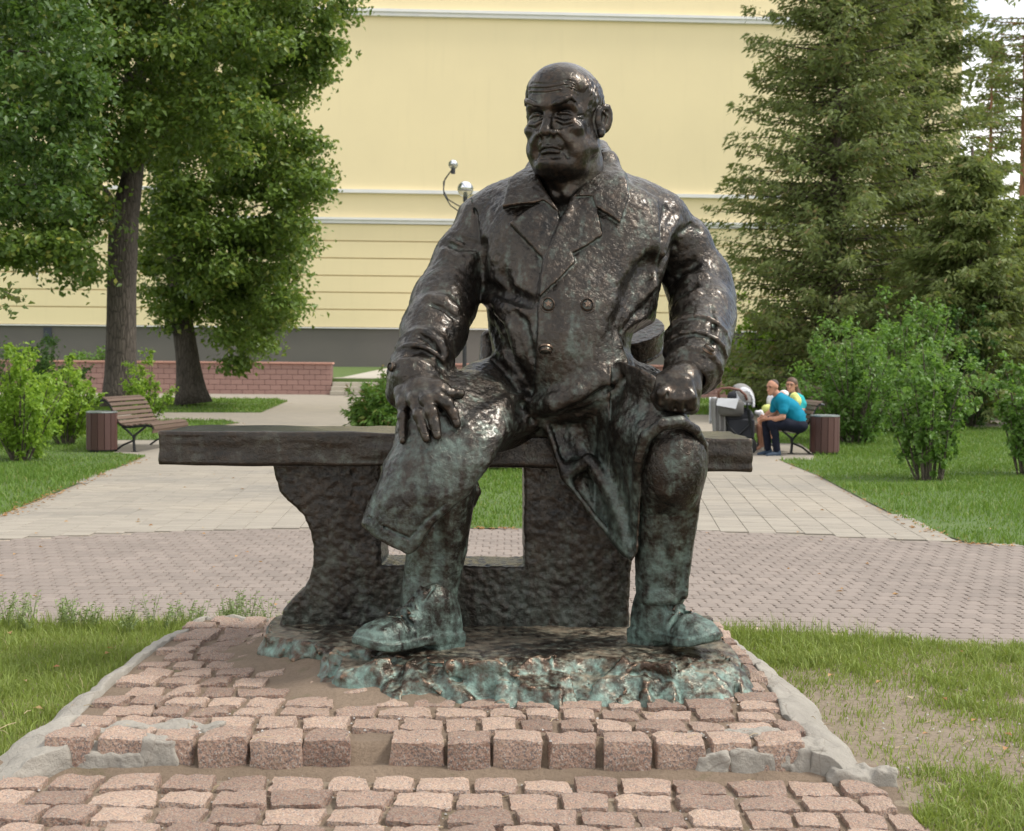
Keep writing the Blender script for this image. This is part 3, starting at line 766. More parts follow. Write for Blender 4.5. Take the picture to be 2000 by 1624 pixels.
# ---------------- coat
TY = 6.27
trunk = Model()
trunk.add(prim_loft([(322, 1052, 1190, 6.66, .12), (338, 1020, 1222, 6.65, .15), (350, 992, 1245, 6.64, .17), (366, 962, 1276, 6.64, .20), (384, 936, 1304, 6.64, .22), (408, 915, 1322, 6.63, .24), (450, 915, 1316, 6.61, .28),
    (500, 930, 1300, 6.57, .32), (560, 943, 1284, 6.53, .35), (600, 950, 1282, 6.52, .36), (625, 954, 1270, 6.52, .36), (652, 958, 1224, 6.51, .36), (690, 965, 1214, 6.52, .36), (740, 980, 1224, 6.55, .34), (800, 1000, 1240, 6.6, .30), (850, 1010, 1240, 6.6, .28)], 2.25))
trunk.add(prim_ell(W(1105, 655, 6.36), (.23, .20, .27)), .2)            # belly
trunk.add(prim_ell(W(1050, 470, 6.42), (.19, .14, .22)), .16)           # chest
trunk.add(prim_ell(W(1200, 470, 6.42), (.19, .14, .22)), .16)
trunk.add(prim_ell(W(1150, 742, 6.30), (.20, .15, .12)), .12)           # cloth pushed out over the lap
# shoulder caps
trunk.add(prim_line([(972, 432, 6.62), (942, 440, 6.6)], [.14, .115]), .08)
trunk.add(prim_line([(1250, 424, 6.62), (1286, 430, 6.6)], [.15, .125]), .08)
coat = Model()
coat.add((lambda p: trunk(p), *trunk.bounds()), .02)
# sleeves
rarm = [(942, 442, 6.60), (905, 505, 6.55), (868, 590, 6.42), (848, 645, 6.28), (828, 700, 6.12), (812, 740, 6.03)]
coat.add(prim_line(rarm, [.112, .132, .146, .146, .122, .104]), .035)
larm = [(1288, 434, 6.60), (1330, 480, 6.68), (1362, 550, 6.70), (1370, 610, 6.52), (1364, 670, 6.26), (1352, 722, 6.08)]
coat.add(prim_line(larm, [.120, .138, .152, .145, .126, .110]), .035)
coat.add(prim_line([(1382, 520, 6.72), (1402, 590, 6.66), (1400, 650, 6.42), (1384, 722, 6.15)], [.045, .075, .06, .045]), .08)
# cuffs: flared openings with strap
coat.add(prim_line([(824, 708, 6.10), (812, 742, 6.02)], [.118, .116]), .012)
coat.add(prim_line([(800, 715, 6.10), (785, 768, 6.06)], [.085, .072]), .03)
coat.add(prim_line([(1362, 664, 6.28), (1358, 690, 6.20), ], [.137, .130]), .008)
coat.add(prim_line([(1356, 706, 6.16), (1352, 722, 6.10)], [.124, .120]), .012)
coat.add(prim_line([(1382, 690, 6.24), (1374, 738, 6.12)], [.070, .050]), .03)
# back skirt spread on the seat
coat.add(prim_ell(W(1190, 806, 6.85), (.25, .2, .25)), .06)
coat.add(prim_ell(W(975, 745, 6.8), (.11, .12, .23)), .05)
coat.add(prim_line([(953, 660, 6.78), (965, 740, 6.75)], [.035, .07]), .03)
coat.add(prim_line([(1262, 560, 6.66), (1258, 615, 6.66), (1236, 640, 6.6)], [.06, .055, .03]), .05)
# right thigh (viewer's left) under the coat, and the flap that falls over the knee
coat.add(prim_line([(1030, 800, 6.62), (960, 792, 6.38), (895, 818, 6.12), (862, 850, 5.98)], [.22, .20, .195, .20]), .06)
flapL = [(700, 800), (745, 925), (722, 975), (703, 1018), (706, 1026), (740, 1048), (802, 1077), (818, 1066), (850, 1018), (917, 962), (962, 900), (987, 850), (1045, 838), (1045, 700), (800, 700)]
fl = prim_loft([(745, 900, 985, 6.16, .10), (775, 850, 1000, 6.10, .15), (800, 815, 1005, 6.04, .175), (825, 798, 1004, 6.0, .19), (850, 783, 1000, 5.96, .205), (900, 752, 985, 5.93, .215), (960, 727, 955, 5.91, .21), (1020, 703, 935, 5.92, .20), (1085, 690, 915, 5.94, .20)], 2.2)
fli = prim_loft([(930, 752, 930, 5.95, .17), (1000, 735, 912, 5.95, .17), (1085, 718, 895, 5.96, .165), (1120, 715, 890, 5.96, .16)], 2.2)
qL = XZ(flapL, 5.85)
def fn_flap(p):
    d = smax(fl[0](p), sd_poly(p[:, 0], p[:, 2], qL), .012)
    d = smax(d, -fli[0](p), .01)
    return smax(d, p[:, 1]-6.12, .02)
coat.op('+', fn_flap, fl[1], (fl[2][0], 6.12, fl[2][2]), .03)
# jagged lower hem under the thigh
coat.add(prim_line([(1040, 806, 6.30), (1030, 822, 6.24), (985, 832, 6.16), (945, 862, 6.08), (925, 880, 6.02)], [.05, .05, .052, .055, .05]), .03)
coat.add(prim_line([(1046, 838, 6.32), (1010, 842, 6.26), (985, 850, 6.18)], [.016, .02, .016]), .02)
# left thigh (viewer's right)
coat.add(prim_line([(1190, 800, 6.62), (1234, 800, 6.38), (1268, 846, 6.10), (1290, 862, 5.99)], [.23, .205, .170, .155]), .06)
# drape between the knees
drape = [(1045, 780), (1210, 705), (1290, 745), (1262, 850), (1250, 905), (1243, 960), (1240, 1070), (1229, 1090), (1215, 1078), (1160, 1010), (1110, 942), (1097, 915), (1085, 870), (1064, 822)]
qD = XZ(drape, 6.15)
kx = [P(x, 900, 6.15)[0] for x in (1045, 1095, 1130, 1165, 1190, 1215, 1240, 1262)]
def fn_drape(p):
    x, z = p[:, 0], p[:, 2]
    s = np.interp(x, kx, [6.36, 6.30, 6.28, 6.25, 6.16, 6.06, 5.98, 5.95])
    zz = np.clip((z-1.0)/.4, -1.2, 1)
    s = s+.035*np.sin((x*1.15+z*.55)*19+1.0)*np.clip(1.1-(z-.9)*1.2, .2, 1)-.05*zz*(x < kx[4])
    d = np.abs(p[:, 1]-s-.09)*.75-.09
    return smax(d, sd_poly(x, z, qD), .014)
coat.op('+', fn_drape, (min(a[0] for a in qD), 5.85, min(a[1] for a in qD)), (max(a[0] for a in qD), 6.5, max(a[1] for a in qD)), .04)
coat.add(prim_line([(1048, 800, 6.26), (1075, 850, 6.22), (1100, 930, 6.20), (1160, 1008, 6.16), (1222, 1082, 6.1)], .014), .02)
coat.add(prim_line([(1118, 918, 6.20), (1150, 900, 6.17), (1185, 950, 6.14), (1232, 1050, 6.06)], [.012, .03, .035, .02]), .08)
coat.add(prim_line([(1060, 812, 6.25), (1130, 800, 6.2), (1200, 745, 6.15)], [.03, .045, .04]), .05)
coat.sub(prim_line([(1128, 930, 6.12), (1160, 870, 6.12), (1190, 780, 6.08), (1232, 730, 6.08)], [.010, .022, .022, .012]), .05)
coat.sub(prim_line([(1190, 900, 6.06), (1215, 980, 6.03), (1234, 1050, 6.02)], [.008, .014, .010]), .05)
# coat hem ringed over the viewer's right knee
kneec = W(1312, 900, 5.98)
coat.sub(prim_ell(W(1313, 912, 5.74), (.124, .24, .165)), .012)
coat.add(prim_line([(1238, 1060, 6.05), (1243, 960, 5.96), (1248, 895, 5.86), (1262, 852, 5.82), (1292, 829, 5.79), (1328, 824, 5.80), (1358, 840, 5.84), (1373, 870, 5.90), (1376, 908, 5.97)],
    [.015, .022, .026, .028, .028, .026, .023, .020, .014]), .03)
coat.add(prim_line([(1374, 870, 5.96), (1375, 905, 6.1)], [.02, .02]), .02)
# creases
def crease(pts, r=.012, off=.0, k=.02, sign='-'):
    q = [snap(coat, *a, off=off) for a in pts if hit(coat, *a) is not None]; n = len(q)
    if n < 2: return
    rr = [r*(.45+.55*math.sin(PI*(i+.5)/n)) for i in range(n)]
    (coat.sub if sign == '-' else coat.add)(prim_caps(q, rr), k)
def ridge(pts, r=.018, k=.04): crease(pts, r, -.004, k, '+')
crease([(868, 473), (895, 486), (925, 484)], .016); ridge([(866, 494), (895, 506), (925, 505)], .012)
crease([(888, 462), (910, 470), (934, 478)], .012)
crease([(823, 655), (845, 668), (857, 690), (862, 712)], .022, 0, .02); ridge([(815, 648), (838, 652), (858, 668), (868, 695)], .016)
crease([(845, 595), (870, 606), (888, 622)], .014); ridge([(838, 582), (868, 588), (890, 606)], .018)
crease([(800, 690), (822, 684), (838, 690)], .02, 0, .03)
crease([(1312, 548), (1340, 526), (1357, 516)], .028, 0, .03); ridge([(1312, 566), (1345, 545), (1375, 540)], .016)
crease([(1304, 592), (1325, 576), (1356, 560)], .016, 0, .03); ridge([(1303, 607), (1330, 594), (1360, 574)], .016)
crease([(1318, 480), (1300, 500), (1290, 530)], .014); crease([(1300, 405), (1290, 440), (1283, 480), (1284, 520)], .012)
ridge([(1322, 432), (1302, 460), (1292, 495)], .014); crease([(1330, 455), (1350, 440), (1368, 452)], .01)
crease([(1390, 600), (1395, 650), (1388, 700)], .01, 0, .02)
crease([(921, 388), (931, 420), (935, 460), (940, 500)], .008, 0, .01)       # sleeve seams
crease([(1262, 378), (1272, 410), (1270, 450), (1268, 490)], .008, 0, .01)
crease([(944, 480), (942, 530), (944, 590)], .03, 0, .03)
crease([(1276, 470), (1278, 510), (1284, 545)], .03, 0, .03)
crease([(950, 560), (985, 580), (1015, 590)], .022, 0, .05); ridge([(952, 585), (990, 603), (1030, 612)], .02, .05)
crease([(1005, 612), (1025, 632), (1036, 668), (1040, 700)], .010, 0, .03); crease([(960, 640), (990, 690), (1020, 730)], .02, 0, .05)
crease([(1070, 628), (1110, 634), (1160, 632)], .012, 0, .015); ridge([(1068, 614), (1110, 616), (1165, 616)], .012, .03)
ridge([(1050, 662), (1120, 660), (1180, 650), (1230, 618)], .016, .04); crease([(1090, 672), (1140, 668), (1195, 655)], .012, 0, .03)
crease([(1262, 545), (1225, 570), (1195, 610), (1175, 640)], .05, -.02, .07)
crease([(1265, 600), (1230, 620), (1195, 636)], .03, 0, .05)
crease([(1062, 690), (1085, 722), (1150, 740)], .010, 0, .04)
crease([(965, 702), (1000, 740), (1030, 790), (1040, 820)], .022, 0, .03)
ridge([(912, 832), (940, 808), (985, 785), (1030, 772)], .014, .04)
crease([(720, 1010), (760, 1035), (800, 1052), (830, 1018), (870, 985)], .006, 0, .008)
# front overlap with the double-breasted edge
base_model = Model(); base_model.ops = list(coat.ops)
over = [(1050, 598), (1046, 700), (1041, 808), (1100, 790), (1170, 760), (1224, 716), (1216, 690), (1208, 650), (1290, 560), (1292, 380), (1225, 345), (1160, 370), (1110, 420), (1095, 470)]
coat.add(prim_panel(lambda p: trunk(p), .026, over, TY, 5.9, 6.6), .006)
def flatten(poly, t=.03, Y=TY, y0=5.95, y1=6.75, k=.006): coat.add(prim_panel(lambda p: trunk(p), t, poly, Y, y0, y1), k)
flatten([(1043, 402), (996, 437), (1028, 472), (1061, 510), (1051, 578), (1056, 560), (1094, 440), (1090, 412), (1070, 385)], .044)      # his right lapel
flatten([(1036, 312), (1010, 330), (995, 342), (981, 404), (1010, 400), (1045, 398), (1062, 392), (1093, 418), (1066, 372), (1052, 340), (1048, 318)], .058)   # his right collar
flatten([(1176, 280), (1196, 308), (1223, 332), (1228, 382), (1209, 438), (1185, 420), (1163, 406), (1157, 384), (1119, 384), (1140, 362), (1156, 338)], .064)  # his left collar
flatten([(1119, 384), (1157, 384), (1166, 410), (1174, 462), (1146, 482), (1116, 498), (1122, 514), (1088, 550), (1052, 584), (1055, 545), (1064, 508), (1094, 430)], .052)  # his left lapel
coat.add(prim_line([(1119, 390, 6.28), (1107, 425, 6.22), (1085, 470, 6.19), (1066, 520, 6.17), (1052, 578, 6.15)], [.014, .014, .016, .014, .010]), .02)
# front skirt puffed out above the lap, undercut below
coat.add(prim_line([(1048, 795, 6.19), (1085, 788, 6.13), (1130, 770, 6.11), (1175, 742, 6.13), (1216, 706, 6.22)], [.040, .052, .055, .050, .028]), .05)
coat.sub(prim_line([(1052, 822, 6.17), (1095, 812, 6.10), (1140, 792, 6.08), (1185, 760, 6.10), (1226, 724, 6.18)], [.010, .020, .022, .018, .006]), .02)
coat.sub(prim_line([(1264, 520, 6.30), (1246, 580, 6.20), (1212, 636, 6.14)], [.05, .075, .035]), .07)
crease([(985, 540), (1000, 575), (1035, 590)], .016, 0, .05); crease([(960, 610), (985, 640), (1000, 690)], .02, 0, .05); ridge([(975, 610), (1000, 640), (1012, 690)], .018, .04)
def ring(a, b, R_, r_, k=.01, t=0.0, e=(1, 1)):
    a = W(*a); b = W(*b); ax = (b-a)/np.linalg.norm(b-a); u = np.cross(ax, [0, 1, 0]); u /= np.linalg.norm(u); v = np.cross(ax, u)
    coat.add(prim_caps([b+(u*math.cos(q)*e[0]+v*math.sin(q)*e[1])*R_+ax*t*math.cos(q) for q in np.linspace(0, 2*PI, 17)], [r_]*17), k)
ring((1364, 665, 6.26), (1353, 724, 6.08), .118, .016, .015); ring((1366, 640, 6.35), (1361, 668, 6.26), .140, .011, .01); ring((1364, 665, 6.26), (1358, 694, 6.18), .134, .012, .01)
ring((828, 700, 6.12), (811, 742, 6.03), .112, .015, .015); ring((840, 665, 6.22), (829, 694, 6.14), .130, .010, .01); ring((828, 700, 6.12), (820, 716, 6.08), .122, .011, .01)
# collar stand behind the neck
coat.add(prim_line([(1040, 330, 6.52), (1050, 312, 6.60), (1085, 300, 6.74), (1130, 292, 6.78), (1170, 292, 6.68), (1182, 316, 6.52), (1160, 350, 6.42)], [.03, .035, .045, .05, .045, .05, .03]), .03)
coat.add(prim_line([(1186, 322, 6.50), (1205, 350, 6.44), (1208, 400, 6.40)], [.045, .04, .02]), .05)
coat.sub(prim_line([(1132, 372, 6.3), (1155, 340, 6.36), (1176, 300, 6.5)], [.008, .012, .012]), .01)
# V neck opening
coat.sub(prim_line([(1090, 330, 6.38), (1088, 372, 6.33), (1096, 405, 6.27)], [.10, .065, .02]), .02)
for side in ([(1022, 655), (0, 0)],): pass
# strap edges and buttons sit proud
coat.sub(prim_ell(W(1342, 742, 6.02), (.078, .10, .05)), .012)
coat.sub(prim_ell(W(818, 762, 5.98), (.085, .10, .05)), .012)
def coat_disp(p, n):
    up = np.clip(n[:, 2]+.3, 0, 1)
    c, v = cellnoise(p+.004*vnoise(p, .03, 5)[:, None], .024, 2)
    d = .0030*vnoise(p, .085, 1)+.0030*(np.minimum(c, .8)-.5)*(.6+.8*vnoise(p, .2, 9))+.0019*vnoise(p, .016, 3)+.0012*np.abs(vnoise(p, .035, 12))
    return d.astype(F4)

# ---------------- head: face built in centimetres of a life-size head, enlarged
HS = .0206
hy, hp = R(-26), R(7)                                 # turned to the viewer's left, chin slightly down
HCn = W(1102, 229, 6.34)
cyw, syw, cpt, spt = math.cos(hy), math.sin(hy), math.cos(hp), math.sin(hp)
# local axes in world: x to his left (viewer right), y out of the face, z up
fy = np.array([syw*cpt, -cyw*cpt, -spt]); fx = np.array([cyw, syw, 0.0])
if fx@np.array([1, 0, 0]) < 0: fx = -fx
fz = np.cross(fy, -fx); fz = fz/np.linalg.norm(fz)
if fz[2] < 0: fz = -fz
HR = np.stack([fx, fy, fz]).astype(F4)               # rows: local axes
def hl(x, y, z): return HCn+(fx*x+fy*y+fz*z)*HS
head = Model(8.0, 1.0)
def C_(pts, r): return prim_caps(pts, r if hasattr(r, '__len__') else [r]*len(pts))
def both(f):
    for s_ in (-1, 1): f(s_)
head.add(prim_ell((0, -1.2, 3.0), (7.7, 9.4, 8.7)), .5)
head.add(prim_ell((0, 3.2, 4.2), (6.3, 5.6, 6.4)), 3)
head.add(prim_ell((0, 1.8, -3.2), (6.5, 6.6, 8.0)), 2.5)
both(lambda s_: head.add(C_([(s_*6.2, -1, -3.2), (s_*5.7, 1.2, -7.0), (s_*2.6, 5.6, -10.3)], [1.9, 2.2, 2.0]), 2))
head.add(C_([(-1.2, 6.9, -9.7), (1.2, 6.9, -9.7)], 2.0), 1.6)
head.add(prim_ell((0, 3.6, -10.6), (4.6, 4.2, 2.4)), 2.0)
both(lambda s_: head.add(prim_ell((s_*4.5, 4.4, -6.9), (2.3, 2.5, 2.9)), 1.8))
both(lambda s_: head.add(prim_ell((s_*4.3, 5.9, -2.9), (2.3, 2.0, 1.6)), 1.6))
head.add(C_([(-4.6, 6.5, 2.3), (-1.6, 8.1, 1.9), (0, 8.3, 2.2), (1.6, 8.1, 1.9), (4.6, 6.5, 2.3)], [1.2, 1.25, 1.1, 1.25, 1.2]), 1.2)
both(lambda s_: head.sub(prim_ell((s_*3.1, 9.3, .15), (2.2, 2.5, 1.35)), 1.3))
both(lambda s_: head.sub(prim_ell((s_*6.9, 6.0, 3.6), (1.6, 2.0, 2.4)), 1.4))
both(lambda s_: head.add(prim_ell((s_*3.15, 6.3, -.1), (1.5, 1.35, .95)), .5))
both(lambda s_: head.add(C_([(s_*1.6, 7.65, .10), (s_*2.6, 7.8, .40), (s_*3.7, 7.5, .32), (s_*4.8, 6.7, -.3)], [.16, .34, .34, .16]), .3))
both(lambda s_: head.add(C_([(s_*1.7, 7.5, -.25), (s_*2.7, 7.5, -.60), (s_*3.8, 7.2, -.65), (s_*4.7, 6.6, -.3)], [.12, .17, .17, .12]), .35))
both(lambda s_: head.sub(C_([(s_*1.8, 7.9, -.15), (s_*2.8, 7.95, -.12), (s_*3.7, 7.65, -.16), (s_*4.5, 7.0, -.35)], [.08, .15, .15, .08]), .12)); both(lambda s_: head.sub(C_([(s_*1.9, 8.3, .75), (s_*3.0, 8.35, 1.0), (s_*4.4, 7.4, .75)], [.1, .14, .1]), .35))
both(lambda s_: head.add(C_([(s_*2.0, 8.0, -1.35), (s_*3.2, 7.85, -1.95), (s_*4.6, 7.0, -1.5)], [.25, .42, .25]), 1.0))
both(lambda s_: head.sub(C_([(s_*1.7, 8.3, -1.7), (s_*3.1, 8.5, -2.55), (s_*4.7, 7.5, -2.2)], [.06, .08, .06]), .9))
both(lambda s_: head.add(C_([(s_*1.3, 9.3, 2.15), (s_*2.6, 9.55, 2.5), (s_*4.0, 8.9, 3.1), (s_*4.9, 8.2, 3.6), (s_*5.7, 7.1, 2.6)], [.38, .62, .68, .52, .25]), .3))
head.add(C_([(0, 8.0, 1.2), (0, 9.3, -1.2), (0, 10.5, -3.1)], [.75, .85, 1.0]), .8)
head.add(prim_ell((0, 10.55, -3.5), (1.15, 1.15, 1.0)), .5)
both(lambda s_: head.add(prim_ell((s_*1.45, 9.3, -3.75), (.85, 1.15, .85)), .4))
both(lambda s_: head.sub(prim_ell((s_*.75, 9.9, -4.6), (.42, .7, .5)), .2))
both(lambda s_: head.sub(C_([(s_*2.3, 9.4, -3.0), (s_*2.45, 9.0, -4.2)], .18), .35))
head.add(prim_ell((0, 7.9, -5.9), (3.0, 1.5, 1.9)), 1.2)
head.sub(C_([(0, 9.75, -4.9), (0, 9.65, -5.9)], [.3, .28]), .5)
head.sub(C_([(-2.9, 7.9, -8.0), (-1.6, 9.0, -7.25), (0, 9.55, -6.95), (1.6, 9.0, -7.25), (2.9, 7.9, -8.0)], [.16, .28, .3, .28, .16]), .45)
head.add(C_([(-2.3, 8.3, -7.25), (-.9, 9.15, -6.55), (0, 9.25, -6.62), (.9, 9.15, -6.55), (2.3, 8.3, -7.25)], [.16, .34, .36, .34, .16]), .3)
head.add(C_([(-1.9, 8.3, -7.9), (0, 8.95, -7.65), (1.9, 8.3, -7.9)], [.25, .52, .25]), .4)
head.sub(C_([(-2.0, 8.6, -8.9), (0, 9.05, -8.75), (2.0, 8.6, -8.9)], [.25, .42, .25]), .9)
both(lambda s_: head.sub(C_([(s_*2.1, 9.2, -4.3), (s_*3.1, 8.4, -5.6), (s_*3.7, 7.7, -7.4), (s_*3.5, 7.4, -9.0)], [.2, .26, .26, .14]), .8))
both(lambda s_: head.add(C_([(s_*2.7, 8.4, -3.8), (s_*4.0, 7.2, -5.6), (s_*4.4, 6.4, -7.6)], [.5, .8, .6]), 1.2))
both(lambda s_: head.sub(prim_ell((s_*8.3, 1.0, -2.0), (1.3, 4, 3.5)), 1.8))
# ears
def ear(s_):
    c, s2 = math.cos(R(38)), math.sin(R(38))
    M = np.array([[c, -s_*s2, 0], [s_*s2, c, 0], [0, 0, 1]])    # swings the ear out from the skull
    M = M@np.array([[1, 0, 0], [0, math.cos(.15), -math.sin(.15)], [0, math.sin(.15), math.cos(.15)]])
    head.add(prim_ell((s_*8.45, -1.7, -1.0), (.7, 1.9, 3.2), M), .4); head.add(prim_ell((s_*7.4, -.9, -1.2), (1.0, 1.3, 2.6)), .7)
    head.sub(prim_ell((s_*8.95, -1.15, -.5), (.6, 1.1, 2.1), M), .3)
    head.add(C_([(s_*8.6, -.7, .6), (s_*8.85, -1.7, -.4), (s_*8.4, -1.2, -2.2)], [.25, .3, .25]), .3)
    head.add(prim_ell((s_*7.9, -.6, -4.0), (.8, .9, 1.0)), .5)
both(ear)
# neck
head.add(C_([(0, -1.8, -5), (0, -2.6, -11), (0, -4.0, -19)], [6.2, 6.5, 7.2]), 1.2)
head.add(C_([(-4, 3.2, -11), (0, 4.2, -12.2), (4, 3.2, -11)], [1.6, 2, 1.6]), 2.2)
both(lambda s_: head.add(C_([(s_*5.5, -2, -7), (s_*1.6, 3.2, -17)], [1.3, 1.2]), 1.5))
head.add(prim_ell((0, 3.6, -14.2), (1.3, 1.2, 1.6)), 1.2)
def hsnap(x, z, off=0):
    ys = np.linspace(13, 0, 260); pts = np.stack([np.full(260, x), ys, np.full(260, z)], 1).astype(F4)
    v = np.concatenate([head(pts[i:i+10]) for i in range(0, 260, 10)]); k = int(np.argmax(v < 0)); return (x, float(ys[k])+off, z)
for z0, xr, r_, bow in ((4.9, 4.3, .22, .5), (5.9, 4.6, .26, .7), (7.0, 4.0, .2, .9)):
    head.sub(C_([hsnap(t*xr, z0+bow*(1-t*t)*(-.4)+.25*abs(t)) for t in np.linspace(-1, 1, 9)], r_), .3)
for k_ in range(4):                                    # fan of wrinkles over his left brow
    head.sub(C_([hsnap(3.0+.3*k_, 5.6+.55*k_), hsnap(4.5+.2*k_, 5.4+.5*k_), hsnap(5.6, 4.6+.45*k_)], .15), .22)
for k_ in range(3): head.sub(C_([hsnap(5.5, -.4-.6*k_), hsnap(6.2, -.2-1.0*k_)], .12), .2)
HSQ = np.array([1.06, 1, 1], F4)
def head_fn(p): return head(((p-HCn.astype(F4))@HR.T)/HS/HSQ)*HS
def head_disp(p, n):
    q = ((p-HCn.astype(F4))@HR.T)/HS
    hair = np.clip((np.abs(q[:, 0])-5.2)/1.2, 0, 1)*np.clip((q[:, 2]+.5)/1.5, 0, 1)*np.clip((9.0-q[:, 2])/3, 0, 1)*np.clip((5.0-q[:, 1])/1.5, 0, 1)
    back = np.clip((-q[:, 1]-3)/3, 0, 1)*np.clip((q[:, 2]+7)/2, 0, 1)*np.clip((9-q[:, 2])/3, 0, 1)
    hair = np.maximum(hair, back); s_ = np.stack([q[:, 0]*1.2, q[:, 1]*2.0+q[:, 2]*1.0, q[:, 2]*.9-q[:, 1]*.5], 1).astype(F4)
    return (.0012*vnoise(p, .05, 1)+.0007*vnoise(p, .014, 2)+hair*(.005*vnoise(s_, 1.0, 4)+.003)).astype(F4)

# ---------------- hands
def nail(at_, dirv, up, r): pass
hand_r = Model()
def finger(mod, pts, rads, k=.012):
    mod.add(prim_caps(pts, rads), k)
def on_coat(px, py, r): return snap(coat, px, py, off=r*.72, dflt=5.8)
wr = W(812, 742, 6.02)
kn = {'index': (857, 779), 'middle': (833, 783), 'ring': (809, 783), 'pinky': (787, 790)}
knw = {k_: snap(coat, x, y, off=.052, dflt=5.86) for k_, (x, y) in kn.items()}
hand_r.add(prim_caps([wr, (wr+knw['middle'])/2+np.array([0, .0, 0])], [.078, .064]), .03)
for k_, q in knw.items():
    a = wr+(q-wr)*.25+np.array([{'index': .035, 'middle': .012, 'ring': -.015, 'pinky': -.045}[k_], 0, 0])
    hand_r.add(prim_caps([a, (a+q)/2+np.array([0, -.006, .004]), q], [.038, .036, .030]), .035)
    hand_r.add(prim_ell(q+np.array([0, -.008, .004]), (.026, .026, .026)), .02)
    hand_r.add(prim_caps([a+np.array([0, -.036, .01]), q+np.array([0, -.022, .012])], [.006, .009]), .015)   # tendons
tips = {'index': [(873, 789, .052), (885, 808, .034), (892, 829, .022)], 'middle': [(843, 806, .034), (849, 828, .026), (854, 851, .021)],
        'ring': [(819, 812, .034), (826, 834, .026), (833, 857, .021)], 'pinky': [(787, 815, .030), (786, 838, .024), (787, 862, .018)]}
for k_, t in tips.items():
    sc_ = {'index': 1.0, 'middle': 1.05, 'ring': 1.0, 'pinky': .85}[k_]
    q = [knw[k_]]+[snap(coat, x, y, off=o_, dflt=5.78) for x, y, o_ in t]
    finger(hand_r, q, [.028*sc_, .0245*sc_, .0235*sc_, .0185*sc_], .012)
    hand_r.add(prim_ell(q[1]+np.array([0, -.003, .002]), (.0262*sc_,)*3), .016)
    e = q[3]; dv = (q[3]-q[2])/np.linalg.norm(q[3]-q[2])
    hand_r.add(prim_ell(e+np.array([0, -.013, .004])-dv*.002, (.0125*sc_, .006, .017*sc_)), .002)
    hand_r.sub(prim_ell(e+np.array([0, -.020, .004])+dv*-.016, (.014*sc_, .004, .003)), .004)
    for tt in (.0, .35):
        pass
th0 = wr+np.array([.045, -.03, -.03])
th = [th0, snap(coat, 858, 760, off=.05, dflt=5.95), snap(coat, 880, 769, off=.036, dflt=5.95), snap(coat, 899, 769, off=.024, dflt=5.95)]
hand_r.add(prim_caps(th[:2], [.05, .036]), .04)
finger(hand_r, th[1:], [.034, .0285, .021], .02)
hand_r.add(prim_ell(th[1]+np.array([0, -.004, .006]), (.036, .034, .03)), .02)
hand_r.add(prim_caps([th[0]+np.array([.0, 0, -.01]), (th[1]+knw['index'])/2], [.03, .024]), .04)   # web

hand_l = Model()                                       # closed fist on the thigh
fw_ = W(1348, 722, 6.08)
fk = W(1312, 782, 5.90)
hand_l.add(prim_caps([fw_, W(1336, 742, 5.98)], [.068, .078]), .03)
hand_l.add(prim_ell(W(1321, 764, 5.93), (.092, .075, .088)), .04)
hand_l.add(prim_ell(W(1300, 758, 5.95), (.045, .06, .055)), .04)
hand_l.add(prim_line([(1312, 738, 5.95), (1287, 743, 5.93)], [.045, .024]), .03)          # knuckle of the index, to the left
for i_, (x_, y_) in enumerate([(1294, 782), (1312, 790), (1331, 793), (1349, 790)]):
    a = W(x_, y_-14, 5.850+.006*i_); b = W(x_, y_+2, 5.87+.006*i_); c = W(x_-4, y_+6, 5.95+.006*i_)
    hand_l.add(prim_caps([a, b, c], [.026, .027, .024]), .020)
    hand_l.add(prim_caps([W(1334+(x_-1320)*.3, 745, 5.885), a], [.01, .014]), .03)
for x_ in (1303, 1321, 1340): hand_l.sub(prim_line([(x_, 768, 5.835), (x_-1, 784, 5.815), (x_-2, 800, 5.86)], [.004, .010, .008]), .008)
hand_l.add(prim_line([(1296, 760, 5.90), (1282, 776, 5.90), (1290, 794, 5.91)], [.03, .026, .02]), .025)   # thumb folded along
hand_l.add(prim_line([(1350, 766, 5.95), (1352, 794, 5.94)], [.035, .03]), .04)

# ---------------- trousers
tro = Model()
ZB = .27
tro.add(prim_loft([(905, 840, 930, 6.02, .15), (960, 822, 928, 6.03, .15), (1010, 806, 922, 6.05, .145), (1060, 797, 914, 6.06, .135), (1120, 789, 903, 6.07, .125), (1165, 783, 894, 6.06, .12), (1200, 781, 888, 6.05, .118), (1212, 786, 884, 6.05, .112)], 2.2), .02)
tro.add(prim_line([(928, 945, 6.06), (931, 962, 6.05), (925, 985, 6.06)], [.014, .018, .01]), .02)
tro.add(prim_ell(W(1314, 900, 5.94), (.132, .145, .20)), .10)
tro.add(prim_line([(1312, 890, 6.0), (1190, 810, 6.6), (1030, 810, 6.6), (865, 870, 6.05), (860, 930, 6.03)], [.09, .10, .10, .10, .08]), .02)
tro.add(prim_loft([(870, 1258, 1372, 5.98, .14), (920, 1250, 1372, 5.97, .155), (960, 1246, 1368, 5.98, .16), (1000, 1244, 1364, 6.05, .145), (1050, 1241, 1356, 6.08, .14), (1100, 1240, 1349, 6.10, .13), (1140, 1241, 1343, 6.11, .12), (1168, 1243, 1338, 6.10, .115), (1176, 1248, 1334, 6.10, .108)], 2.2), .06)
tro.add(prim_line([(1360, 870, 5.93), (1366, 940, 5.93), (1350, 1050, 5.98), (1338, 1165, 6.02)], [.006, .01, .012, .01]), .02)
def tcrease(pts, r=.012, k=.03):
    q = [snap(tro, *a) for a in pts if hit(tro, *a) is not None]; tro.sub(prim_caps(q, [r*.6]+[r]*(len(q)-2)+[r*.6]), k)
